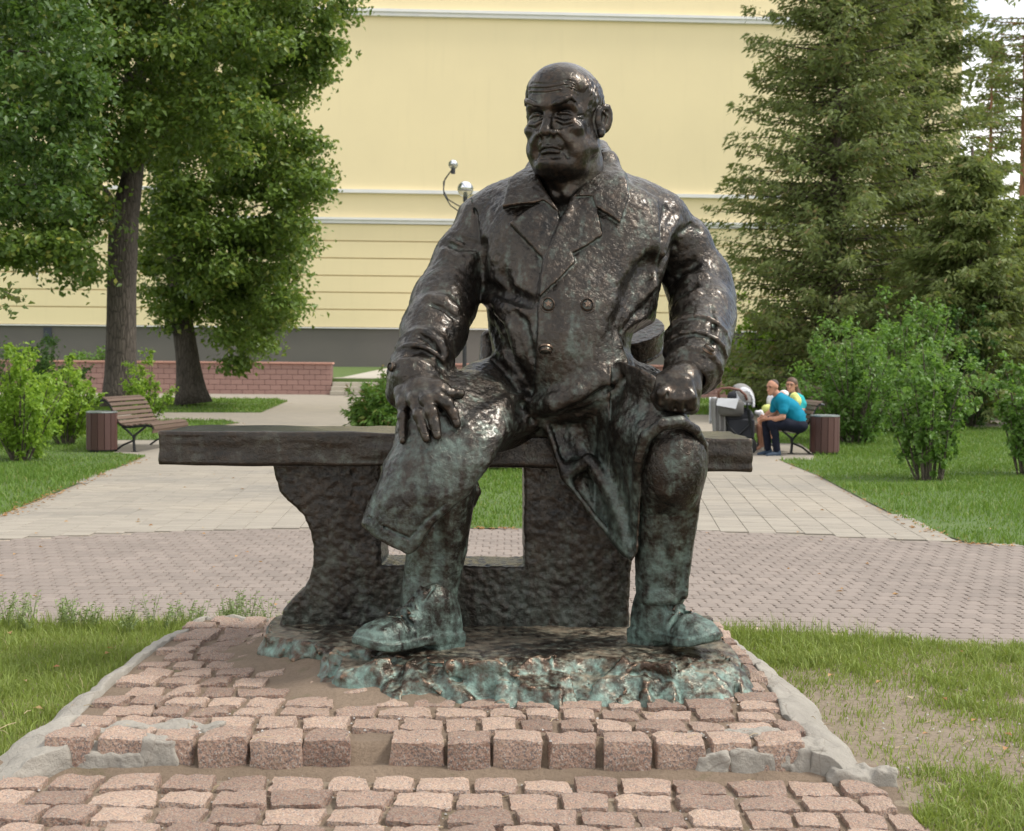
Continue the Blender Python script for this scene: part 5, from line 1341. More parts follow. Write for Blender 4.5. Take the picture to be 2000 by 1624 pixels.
def broadleaf(label, base, trunk_pts, rads, crown_px, Y, depth, nclump, nleaf, crad, leaf, mat, cat='tree', group='leafy trees on the left', seed=0, droop=.7, limbs=26, name='linden_tree', holes=0.0):
    r_ = np.random.default_rng(seed+100); t = empty(name, (base[0], base[1], base[2])); tag(t, label, cat, group); B0 = np.array(base)
    trunk_mesh('trunk', [np.array(p)-B0 for p in trunk_pts], rads, BK, t)
    xs = [p[0] for p in crown_px]; ys = [p[1] for p in crown_px]; C = []
    while len(C) < nclump:
        x, y = r_.uniform(min(xs), max(xs)), r_.uniform(min(ys), max(ys))
        if not inpoly(np.array([x]), np.array([y]), crown_px)[0]: continue
        q = P(x, y, Y+depth*(r_.random()-.5)*1.0); C.append(q-B0)
    C = np.array(C); C = C[np.lexsort(C.T)]; rad = crad*r_.uniform(.6, 1.25, (len(C), 1))*np.array([[1.15, 1.1, .62]])
    V, Fq = leaf_cloud(C, rad, nleaf, leaf, droop, seed=seed, shell=.2)
    new_mesh('crown', V, Fq, mat, False, t)
    lb = MB(); tp = np.array(trunk_pts)-B0; lo_t = tp[len(tp)//2:]
    for i in r_.choice(len(C), min(limbs, len(C)), replace=False):
        e = C[i]; zz = e[2]-.25*np.linalg.norm(e[:2]-tp[-1][:2]); k = np.argmin(np.abs(tp[:, 2]-zz)); k = max(k, len(tp)//2-1)
        s = tp[k]; mid = (s+e)/2+np.array([0, 0, .12*np.linalg.norm(e-s)]); L_ = np.linalg.norm(e-s)
        lb.tube([s, s*.6+mid*.4+r_.normal(0, .08, 3), mid+r_.normal(0, .12, 3), e], [.055*min(1.6, L_/3+.4), .04*min(1.6, L_/3+.4), .028, .010], 6)
    lb.build('branches', BK, t, True); return t
LF1 = leaf_mat('linden_leaf', (0.065, 0.114, 0.019), (0.157, 0.237, 0.047), (.34, .32, .06), .35, .42)
LF2 = leaf_mat('linden_leaf_light', (0.078, 0.137, 0.023), (0.173, 0.257, 0.054), (.30, .32, .07), .35, .42)
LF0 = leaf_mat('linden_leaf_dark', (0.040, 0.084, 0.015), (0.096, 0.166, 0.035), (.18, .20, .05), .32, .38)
# tree whose trunk stands behind the bench
broadleaf('tall leafy tree with thick furrowed trunk rising behind the bench', P(240, 792, 33), [P(240, 792, 33), P(236, 700, 33), P(238, 560, 33), P(242, 430, 33), P(262, 330, 33), P(270, 200, 33), P(280, 60, 33), P(290, -60, 33)], [.42, .355, .34, .34, .22, .17, .12, .08],
    [(-160, -160), (690, -160), (640, -30), (560, 60), (500, 180), (480, 300), (395, 330), (340, 300), (250, 325), (215, 360), (205, 470), (190, 555), (100, 520), (0, 500), (-160, 520)], 32, 6.0, 380, 260, .72, .150, LF1, seed=1, limbs=40)
broadleaf('leafy tree with short dark trunk and hanging lower boughs in front of the pink wall', P(376, 789, 40), [P(376, 789, 40), P(366, 700, 40), P(352, 600, 40), P(345, 520, 40), P(330, 420, 40), P(330, 300, 40), P(340, 100, 40)], [.42, .33, .29, .24, .20, .16, .1],
    [(330, -150), (700, -150), (672, 30), (648, 95), (618, 150), (590, 190), (575, 260), (628, 285), (632, 330), (600, 420), (590, 480), (565, 520), (572, 600), (545, 640), (520, 690), (478, 738), (440, 700), (405, 640), (350, 640), (285, 600), (285, 450), (300, 360), (330, 150)], 39, 5.0, 360, 260, .70, .165, LF2, seed=2, limbs=46)
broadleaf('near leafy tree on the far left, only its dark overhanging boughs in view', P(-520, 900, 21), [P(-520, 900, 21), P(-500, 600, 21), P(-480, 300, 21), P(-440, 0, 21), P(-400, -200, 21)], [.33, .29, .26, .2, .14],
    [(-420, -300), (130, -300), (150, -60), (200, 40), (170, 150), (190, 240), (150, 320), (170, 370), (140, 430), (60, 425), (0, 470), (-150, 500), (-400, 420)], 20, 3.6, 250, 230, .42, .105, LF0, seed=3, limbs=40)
tw = empty('hanging_bough', tuple(P(-40, 560, 14))); tag(tw, 'drooping bough of large leaves, some turned brown, hanging at the left edge', 'bough')
r_ = np.random.default_rng(5); C = np.array([P(x, y, 14+r_.normal(0, .3)) for x, y in [(-60, 530), (-30, 545), (-10, 560), (10, 575), (15, 560), (30, 580), (48, 588), (5, 600), (20, 610), (-20, 590), (-50, 580), (0, 540)]])-P(-40, 560, 14)
V, Fq = leaf_cloud(C, np.full((len(C), 3), .10), 9, .085, 1.1, seed=5, shell=.3); new_mesh('leaves', V, Fq, leaf_mat('bough_leaf', (.05, .09, .02), (.12, .15, .04), (.28, .12, .05), .35), False, tw)
b = MB(); o_ = P(-40, 560, 14); b.tube([P(-300, 470, 14.4)-o_, P(-80, 530, 14)-o_, P(10, 570, 14)-o_, P(50, 590, 14)-o_], [.03, .014, .006, .002], 5); b.build('twig', BK_twig, tw)

# ---------------------------------------------------------------- conifers
def sprays(P0, D, n_, size, seed):
    """narrow drooping shoots along branches: P0 (k,3) starts, D (k,3) vectors"""
    r_ = np.random.default_rng(seed); k = len(P0); n = k*n_; ci = np.repeat(np.arange(k), n_)
    t = r_.random(n)**.75; L_ = np.linalg.norm(D[ci], axis=1); dh = D[ci]/L_[:, None]
    side = np.cross(dh, [0, 0, 1.0]); side /= np.linalg.norm(side, axis=1)[:, None]+1e-6
    wd = (.30+.34*np.minimum(L_, 2.5))*(1-t)**.5*.55+.05
    c = P0[ci]+D[ci]*t[:, None]+side*(r_.normal(0, .55, n)*wd)[:, None]; c[:, 2] += -.18*L_*(t-.75)**2*0-np.abs(r_.normal(0, .12, n))+.05+.10*L_*t**2*.5
    d = dh*.65+side*r_.normal(0, .75, n)[:, None]+np.array([0, 0, -.55])+r_.normal(0, .35, (n, 3)); d /= np.linalg.norm(d, axis=1)[:, None]
    b = np.cross(d, r_.normal(0, 1, (n, 3))); b /= np.linalg.norm(b, axis=1)[:, None]; s = size*r_.uniform(.5, 1.3, n)[:, None]
    V = np.empty((n, 4, 3), F4); V[:, 0] = c; V[:, 1] = c+d*s*.45+b*s*.15; V[:, 2] = c+d*s; V[:, 3] = c+d*s*.45-b*s*.15
    i = np.arange(n)[:, None]*4; return V.reshape(-1, 3), np.concatenate([i+np.array([[0, 1, 2]]), i+np.array([[0, 2, 3]])])
def conifer(label, basepx, Y, top_z, prof, nb, ns, size, mat, seed, trunk_r=.22, name='spruce_tree', bark=None, group='tall conifers on the right', z0=.3):
    r_ = np.random.default_rng(seed); B0 = G(*basepx); B0 = np.array([P(basepx[0], basepx[1], Y)[0], Y, ground_z(Y)])
    t = empty(name, tuple(B0)); tag(t, label, 'tree', group)
    trunk_mesh('trunk', [(0, 0, 0), (.03, 0, top_z*.3), (0, 0, top_z*.6), (0, 0, top_z)], [trunk_r, trunk_r*.8, trunk_r*.5, .03], bark or BK_con, t, 10)
    zs_ = z0+(top_z-z0-.2)*r_.random(nb)**1.05; az = r_.uniform(0, 2*PI, nb)
    Lb = np.interp(zs_, [p[0] for p in prof], [p[1] for p in prof])*r_.uniform(.62, 1.12, nb)
    up = .16-.10*r_.random(nb)+.25*zs_/top_z
    P0 = np.stack([np.zeros(nb), np.zeros(nb), zs_], 1); D = np.stack([np.cos(az)*Lb, np.sin(az)*Lb, up*Lb*.6-.12], 1)
    V, Fq = sprays(P0, D, ns, size, seed); new_mesh('crown', V, Fq, mat, False, t)
    b = MB()
    for i in range(nb):
        e = P0[i]+D[i]*.95; b.tube([P0[i], P0[i]+D[i]*.5+np.array([0, 0, -.03]), e], [.028, .016, .004], 4, False)
    b.build('branches', bark or BK_con, t); return t
CN = leaf_mat('conifer_shoot', (0.103, 0.138, 0.042), (0.210, 0.252, 0.088), (.24, .17, .08), .36, .6)
CN2 = leaf_mat('conifer_shoot_fresh', (0.105, 0.142, 0.038), (0.210, 0.252, 0.082), (.24, .18, .08), .36, .6)
conifer('tall dense conifer directly right of the statue, its boughs reaching over the yellow wall', (1625, 760), 36, 15, [(0, 2.6), (1, 3.2), (4, 3.3), (7, 3.0), (9, 2.6), (11, 2.2), (15, .4)], 480, 190, .19, CN, 11)
conifer('conifer with a bare grey trunk showing high up, second from the statue', (1775, 760), 39, 15, [(0, 3.0), (3, 3.1), (6, 2.8), (9, 2.3), (12, 1.6), (15, .3)], 430, 180, .20, CN, 12)
conifer('lower spreading conifer in front of the parked car', (1890, 760), 33, 6.6, [(0, 2.3), (1.5, 2.6), (3, 2.1), (5, 1.2), (6.6, .2)], 300, 180, .18, CN2, 13, .14)
conifer('conifer at the right edge beside the red pine trunk', (2080, 760), 37, 7.5, [(0, 2.6), (2, 2.7), (4, 2.0), (6, 1.2), (7.5, .2)], 260, 160, .19, CN2, 14, .16)
pn = conifer('slender pine with a reddish trunk and thin high crown at the right edge', (1990, 760), 48, 19, [(9, .0), (9.5, 1.6), (14, 1.9), (19, .8)], 90, 60, .24, CN, 15, .19, 'pine_tree', BK_pine, z0=8.5)
conifer('thin-crowned pine against the clouds beside the building corner', (1925, 760), 60, 15.5, [(6, .4), (8, 1.6), (12, 1.6), (15.5, .3)], 120, 70, .26, CN, 16, .17, 'pine_tree', BK_pine, z0=6)
# far wood beyond the car park
r_ = np.random.default_rng(77); C = np.stack([r_.uniform(24, 75, 420), r_.uniform(100, 125, 420), 1.2+r_.random(420)**1.3*11.5], 1); C[:, 2] *= (.75+.25*np.sin(C[:, 0]*.35)+.0)
V, Fq = leaf_cloud(C, np.full((420, 3), 1.7)*r_.uniform(.6, 1.2, (420, 1)), 130, .42, .5, seed=8)
tag(new_mesh('far_woods', V, Fq, leaf_mat('far_leaf', (.025, .052, .025), (.055, .090, .045), None, .2, .7)), kind='stuff')

# ---------------------------------------------------------------- shrubs
def shrub(label, basepx, w_, h_, nst, nleaf, leaf, mat, seed, name='leafy_shrub', base_h=.25, group='leafy shrubs on the lawns', Y=None, droop=.5, cat='shrub', nc=None, spread=.35):
    r_ = np.random.default_rng(seed); B0 = G(*basepx)
    if Y: B0 = P(basepx[0], basepx[1], Y); B0[2] = ground_z(Y) if Y < 50 else 1.0+.028*(Y-50)
    t = empty(name, tuple(B0)); tag(t, label, cat, group)
    b = MB(); C = []
    for i in range(nst):
        a = r_.uniform(0, 2*PI); q = np.sqrt(r_.random()); hh = h_*(1-.42*q*q)*r_.uniform(.72, 1.06); e = np.array([math.cos(a)*q*w_/2, math.sin(a)*q*w_/2, hh]); s = np.array([e[0]*spread*.5, e[1]*spread*.5, 0])
        mid = np.array([e[0]*(.55+.1*r_.normal()), e[1]*.6, hh*.55]); b.tube([s, mid, e], [.011*h_/1.5, .008*h_/1.5, .003], 4, False)
        for u in np.linspace(base_h, 1, 7):
            p_ = s*(1-u)**2+2*mid*u*(1-u)+e*u*u; C.append(p_+r_.normal(0, .05, 3)*w_)
    b.build('stems', BK_twig, t)
    C = np.array(C); V, Fq = leaf_cloud(C, np.full((len(C), 3), .105*w_/1.4)*r_.uniform(.6, 1.3, (len(C), 1)), max(3, nleaf//len(C)), leaf, droop, seed=seed, shell=.1)
    new_mesh('foliage', V, Fq, mat, False, t); return t
SH1 = leaf_mat('shrub_leaf_lime', (.15, .27, .03), (.29, .42, .065), None, .45, .45)
SH2 = leaf_mat('shrub_leaf', (.085, .175, .030), (.17, .29, .065), (.22, .27, .13), .40, .42)
SH3 = leaf_mat('shrub_leaf_dark', (.050, .115, .026), (.11, .20, .055), None, .36, .42)
shrub('bright lime-green shrub at the left edge left of the litter bin', (40, 902), 1.75, 1.85, 26, 7500, .075, SH1, 31, droop=.8)
shrub('wide lime-green shrub just left of the litter bin and bench', (130, 872), 1.5, 1.55, 22, 6000, .075, SH1, 32, droop=.8)
shrub('lime-green shrub with thin drooping twigs leaning over the back of the left bench', (292, 826), 1.35, 1.62, 20, 3600, .078, SH1, 33, droop=1.1, base_h=.2)
shrub('dark green shrub behind the lime-green ones at the left edge', (60, 800), 3.2, 1.9, 26, 4200, .11, SH3, 34)
shrub('small pale weed bush growing above the pink wall on the left', (160, 730), 2.4, .8, 18, 1300, .12, SH2, 35, Y=54)
shrub('grey-green tall weeds above the pink wall beside the thick trunk', (195, 722), 1.0, 1.1, 12, 500, .11, SH2, 36, Y=52)
shrub('round leafy shrub with bare brown stems standing alone on the right lawn', (1815, 940), 1.35, 1.90, 34, 5200, .085, SH2, 37, base_h=.26, spread=.6)
shrub('large spreading shrub to the right of the brown litter bin', (1668, 868), 2.5, 2.35, 40, 11000, .085, SH2, 38, base_h=.16)
shrub('tall sprawling shrub behind the single round one', (1778, 848), 3.0, 3.0, 40, 11000, .10, SH2, 39, base_h=.15)
shrub('dark bushy shrub with dry brown stems near the log frame', (1885, 838), 2.0, 2.9, 30, 8000, .10, SH3, 40, base_h=.15)
shrub('shrub cut by the right edge of the picture', (2010, 930), 1.3, 1.95, 28, 4600, .085, SH2, 41, base_h=.3, spread=.6)
shrub('light green shrub behind the pram', (1482, 800), 3.0, 3.3, 34, 8500, .13, SH1, 42, base_h=.1)
shrub('dense shrub between the woman and the conifers', (1600, 800), 3.6, 3.3, 34, 9500, .13, SH2, 43, base_h=.1)
shrub('tall airy shrub rising in front of the conifers', (1730, 808), 4.4, 5.2, 44, 14000, .13, SH2, 44, base_h=.2)
shrub('broad-leaved young shrub showing under the raised arm of the statue', (875, 765), 1.1, 1.25, 14, 700, .13, SH1, 45, Y=36)
fl_ = shrub('tall stems with small purple flowers behind the woman', (1602, 812), .8, 1.55, 18, 900, .08, SH2, 46, name='flowering_plant', cat='flowers', base_h=.3)
C = np.array([[random.uniform(-.45, .45), random.uniform(-.3, .3), random.uniform(1.3, 1.75)] for _ in range(16)]); V, Fq = leaf_cloud(C, np.full((16, 3), .035), 9, .045, .1, seed=9); new_mesh('blossoms', V, Fq, leaf_mat('purple_petal', (.28, .10, .26), (.42, .22, .40), None, .3), False, fl_)
# juniper: feathery mass by the path behind the slab
def juniper(label, bx, by, w_, h_, seed):
    r_ = np.random.default_rng(seed); B0 = G(bx, by); t = empty('juniper', tuple(B0)); tag(t, label, 'juniper', 'spreading junipers by the steps')
    nb = 120; az = r_.uniform(0, 2*PI, nb); Lb = w_/2*r_.uniform(.5, 1.1, nb); el = r_.uniform(.0, 1.0, nb)
    P0 = np.stack([r_.normal(0, .12, nb), r_.normal(0, .12, nb), .05+.2*r_.random(nb)], 1); D = np.stack([np.cos(az)*Lb*np.cos(el), np.sin(az)*Lb*np.cos(el), h_*np.sin(el)*1.05+.05], 1)
    V, Fq = sprays(P0, D, 85, .15, seed); V[:, 2] = np.maximum(V[:, 2]+.06, .01); new_mesh('foliage', V, Fq, leaf_mat('juniper_shoot', (.055, .125, .018), (.13, .22, .035), (.20, .12, .04), .25, .6), False, t)
    b = MB(); 
    for i in range(0, nb, 2): b.tube([P0[i], P0[i]+D[i]*.9], [.012, .004], 4, False)
    b.build('branches', BK_twig, t)
juniper('feathery green juniper at the near end of the island bed', 745, 838, 1.35, .75, 51)
juniper('higher feathery juniper partly hidden by the hand of the statue', 790, 806, 1.9, 1.0, 52)
juniper('low juniper seen beneath the bench slab through the opening', 975, 918, 1.7, .42, 53)
# ================================================================ benches, bins, lamp, car
M_slat = NT('brown_slat'); _v = M_slat.co('Object', (1, 14, 14)); _n = M_slat.noise(_v, 3, 5, .6); _oi = M_slat.n('ObjectInfo')
_c = M_slat.mix(_n, (.085, .052, .037), (.145, .095, .070)); _h = M_slat.n('HueSaturation'); M_slat.l(M_slat.math('MULTIPLY_ADD', _oi.outputs['Random'], .3, .85), _h.inputs['Value']); M_slat.l(_c, _h.inputs['Color'])
M_slat = M_slat.set(Base_Color=_h.outputs[0], Roughness=.55)
M_iron = plain('black_iron', (.018, .02, .022), .4, .3)
M_bin = NT('bin_wood'); _v = M_bin.co('Object', (12, 12, 1)); _n = M_bin.noise(_v, 3, 5, .6); _oi = M_bin.n('ObjectInfo')
_c = M_bin.mix(_n, (.050, .021, .017), (.092, .041, .032)); _h = M_bin.n('HueSaturation'); M_bin.l(M_bin.math('MULTIPLY_ADD', _oi.outputs['Random'], .5, .78), _h.inputs['Value']); M_bin.l(_c, _h.inputs['Color'])
M_bin = M_bin.set(Base_Color=_h.outputs[0], Roughness=.6)
M_galv = plain('galvanised', (.35, .38, .38), .35, .7)
def bench(loc, rz, label, tilt=0):
    """length along local x, sitter faces local -y"""
    t = empty('park_bench', loc, rz); t.rotation_euler = (0, tilt, rz); tag(t, label, 'bench', 'slatted park benches'); Ln = 1.75
    prof = [(-.52, .36), (-.535, .41), (-.50, .455), (-.42, .468), (-.32, .462), (-.22, .45), (-.12, .44), (-.03, .445), (.05, .49), (.095, .56), (.13, .635), (.165, .71), (.205, .785), (.255, .85), (.315, .885)]
    for i, (y, z) in enumerate(prof):
        a = prof[max(0, i-1)]; c = prof[min(len(prof)-1, i+1)]; an = math.atan2(c[1]-a[1], c[0]-a[0])
        M = Matrix.Translation((0, y, z)) @ Matrix.Rotation(an, 4, 'X'); b = MB(); b.box((-Ln/2, -.031, .0), (Ln/2, .031, .024), M, bev=.005); b.build('slat', M_slat, t)
    for s_ in (-1, 1):
        x = s_*(Ln/2-.06); b = MB()
        b.tube([(x, y+.01, z-.022) for y, z in prof], .020, 6); b.tube([(x, .315, .865), (x, .36, .86), (x, .385, .845)], .022, 6); b.build('side_frame', M_iron, t)
        b = MB(); b.tube([(x, -.40, .44), (x, -.30, .36), (x, -.20, .28), (x, -.185, .18), (x, -.20, .0)], [.02, .02, .022, .022, .025], 6); b.tube([(x, .02, .43), (x, -.08, .36), (x, -.17, .27), (x, -.19, .2)], .018, 6)
        b.box((x-.03, -.25, 0), (x+.03, -.15, .02)); b.tube([(x, -.19, .2), (x, .0, .12), (x, .16, .0)], .018, 6); b.build('leg', M_iron, t)
    return t
def bin_(loc, label):
    t = empty('litter_bin', loc); tag(t, label, 'litter bin', 'brown slatted litter bins'); n = 14; r_ = .245; h = .66
    b = MB(); b.lathe([(r_-.03, .03), (r_-.03, h-.02), (r_-.05, h-.02), (r_-.05, .06)], n=20); b.build('liner', M_iron, t)
    for k in range(n):
        a = 2*PI*k/n; w_ = 2*PI*r_/n*.46; M = Matrix.Rotation(a, 4, 'Z') @ Matrix.Translation((r_-.02, 0, 0)); q = MB(); q.box((0, -w_, .05), (.02, w_, h), M, bev=.004); q.build('slat', M_bin, t)
    b = MB(); b.lathe([(r_-.045, h), (r_+.008, h), (r_+.008, h+.02), (r_-.02, h+.028), (r_-.045, h+.02)], n=24); b.build('rim', M_galv, t)
    b = MB(); b.lathe([(r_-.07, 0), (r_-.07, .06)], n=16); b.build('base', M_iron, t); return t
YB = G(262, 885)[1]
bl = G(262, 884); 
def bench_at(leg, rz, end, *a):
    c, s_ = math.cos(rz), math.sin(rz); lx, ly = end*.815, -.19
    return bench((leg[0]-(lx*c-ly*s_), leg[1]-(lx*s_+ly*c), leg[2]), rz, *a)
bench_at(bl, R(85), -1, 'empty brown slatted bench with black iron legs beside the left litter bin')
bin_(tuple(G(199, 884)), 'litter bin of brown slats standing left of the empty bench')
br = G(1546, 888)
bench_at(br, R(-80), 1, 'brown slatted bench on the right on which the couple sit')
bin_(tuple(G(1610, 889)), 'litter bin of brown slats standing at the near end of the occupied bench')
bench(tuple(np.array(P(1600, 800, 33))*np.array([1, 1, 0])+np.array([0, 0, .16])), R(-8), 'distant brown bench almost hidden by shrubs behind the woman')

# street lamp with mirrored globes
M_lampm = plain('lamp_pole', (.03, .03, .032), .4, .3); M_mirror = plain('mirror_cap', (.75, .76, .78), .12, 1.0, var=.02); M_globe = NT('globe_glass').set(Base_Color=(.75, .74, .68), Roughness=.12, Transmission_Weight=.75, IOR=1.2)
def lamp():
    Y = 31; B0 = P(907, 760, Y); B0[2] = ground_z(Y); t = empty('street_lamp', tuple(B0)); tag(t, 'black street lamp with curved arms and mirror-topped globes behind the shoulder of the statue', 'street lamp')
    k = Y/FPX; q = lambda x, y, dy=0: P(x, y, Y+dy)-B0
    b = MB(); b.tube([(0, 0, 0), (0, 0, .5), (0, 0, .52), tuple(q(909, 392))], [.075, .07, .048, .04], 12); b.build('pole', M_lampm, t)
    def globe(px, py, r_, dy):
        c = q(px, py, dy); g_ = MB(); g_.lathe([(r_*math.sin(PI*i/14) if 0 < i < 14 else .001, -r_*math.cos(PI*i/14)) for i in range(0, 8)][:8]+[], tuple(c), 20)
        o = g_.build('globe', M_globe, t, True)
        g2 = MB(); g2.lathe([(r_*1.004*math.sin(PI*i/20) if i < 20 else .001, -r_*1.004*math.cos(PI*i/20)) for i in range(10, 21)], tuple(c), 20); g2.build('mirror_cap', M_mirror, t, True)
        s = MB(); s.tube([c+np.array([0, 0, -r_-.10]), c+np.array([0, 0, -r_+.02]), c+np.array([0, 0, -r_*.3])], [.05, .05, .03], 8); s.build('socket', M_lampm, t)
    globe(909, 370, 15.5*k, 0); globe(885, 322, 9.5*k, .9)
    for pts in ([(881, 334, .9), (869, 350, .9), (866, 372, .7), (875, 390, .4), (895, 402, .2), (907, 405, 0)], [(881, 334, .9), (866, 356, .9), (867, 380, .8), (880, 402, .5), (900, 416, .2), (907, 420, 0)]):
        b = MB(); b.tube([q(*a) for a in pts], .014, 6); b.build('arm', M_lampm, t)
    for z in np.linspace(.6, 5, 40):
        pass
lamp()
# parked car beyond the conifers
M_car = NT('car_paint').set(Base_Color=(.055, .06, .08), Roughness=.25, Metallic=.3); M_glass = NT('car_glass').set(Base_Color=(.10, .14, .14), Roughness=.05); M_tyre = plain('tyre', (.02, .02, .02), .8); M_silver = plain('silver_trim', (.6, .62, .65), .3, .8)
def car(px, py, Y, rz, label):
    B0 = P(px, py, Y); B0[2] = .75; t = empty('parked_car', tuple(B0), rz); tag(t, label, 'car')
    side = [(-2.15, .35), (-2.1, .75), (-1.2, .92), (-.55, 1.36), (.6, 1.42), (1.45, 1.05), (2.05, .98), (2.15, .45), (1.75, .30), (-1.75, .28)]
    b = MB(); n = len(side)
    for s_, w_ in ((-1, .84), (1, .84)): pass
    v = [(x, -.86*(1 if z < 1 else .82), z) for x, z in side]+[(x, .86*(1 if z < 1 else .82), z) for x, z in side]
    b.add(v, [tuple(range(n))[::-1][::-1], tuple(range(2*n-1, n-1, -1))]+[(i, n+i, n+(i+1) % n, (i+1) % n) for i in range(n)]); b.build('body', M_car, t)
    for sy in (-1, 1):
        b = MB(); y = sy*.80
        for q in ([(-1.02, .97), (-.5, 1.30), (-.05, 1.33), (-.05, .99)], [(.05, .99), (.05, 1.33), (.58, 1.35), (1.2, 1.03)]):
            vv = [(x, sy*(.875 if z < 1.0 else .735), z) for x, z in q]; b.add(vv+[(x, y_*.97, z) for x, y_, z in vv], [(0, 1, 2, 3), (7, 6, 5, 4)])
        b.build('side_window', M_glass, t)
        for x in (-1.32, 1.32):
            w = MB(); w.lathe([(.2, -.1), (.31, -.1), (.33, -.06), (.33, .06), (.31, .1), (.2, .1)], M=Matrix.Rotation(PI/2, 4, 'X'), n=18); w.v = [(a+x, b_+sy*.80, c+.33) for a, b_, c in w.v]; w.build('wheel', M_tyre, t)
    b = MB(); b.add([(-1.17, -.68, .955), (-1.17, .68, .955), (-.58, .6, 1.365), (-.58, -.6, 1.365)], [(0, 1, 2, 3)]); b.v = [(x-.012, y, z+.012) for x, y, z in b.v]; b.build('windscreen', M_glass, t)
    b = MB(); b.tube([(-.5, -.70, 1.40), (.6, -.70, 1.45)], .018, 6); b.tube([(-.5, .70, 1.40), (.6, .70, 1.45)], .018, 6); b.build('roof_rail', M_silver, t)
car(1990, 700, 54, R(14), 'dark parked car half hidden by conifer boughs at the right edge')
tag(strip_sheet('car_park', 51, 90, 19, 60, -.25, plain('asphalt', (.06, .06, .06), .9)), kind='structure')
bpy.data.objects['car_park'].location = (0, 0, .55)
# log frame near the right edge
def log_frame():
    Y = 36; B0 = P(1952, 790, Y); B0[2] = ground_z(Y); t = empty('log_frame', tuple(B0)); tag(t, 'weathered wooden arch of two leaning bent logs on the lawn near the right edge', 'wooden arch')
    M_log = bark_mat('weathered_log', (.16, .12, .09), (.34, .29, .23), 7); q = lambda x, y, dy=0: P(x, y, Y+dy)-B0
    b = MB(); b.tube([q(1942, 790), q(1949, 748), q(1956, 715), q(1961, 703)], [.10, .095, .09, .07], 10); b.build('log', M_log, t, True)
    b = MB(); b.tube([q(1962, 703, .05), q(1968, 722, .3), q(1972, 750, .5), q(1974, 790, .6)], [.07, .085, .09, .09], 10); b.build('log', M_log, t, True)
log_frame()

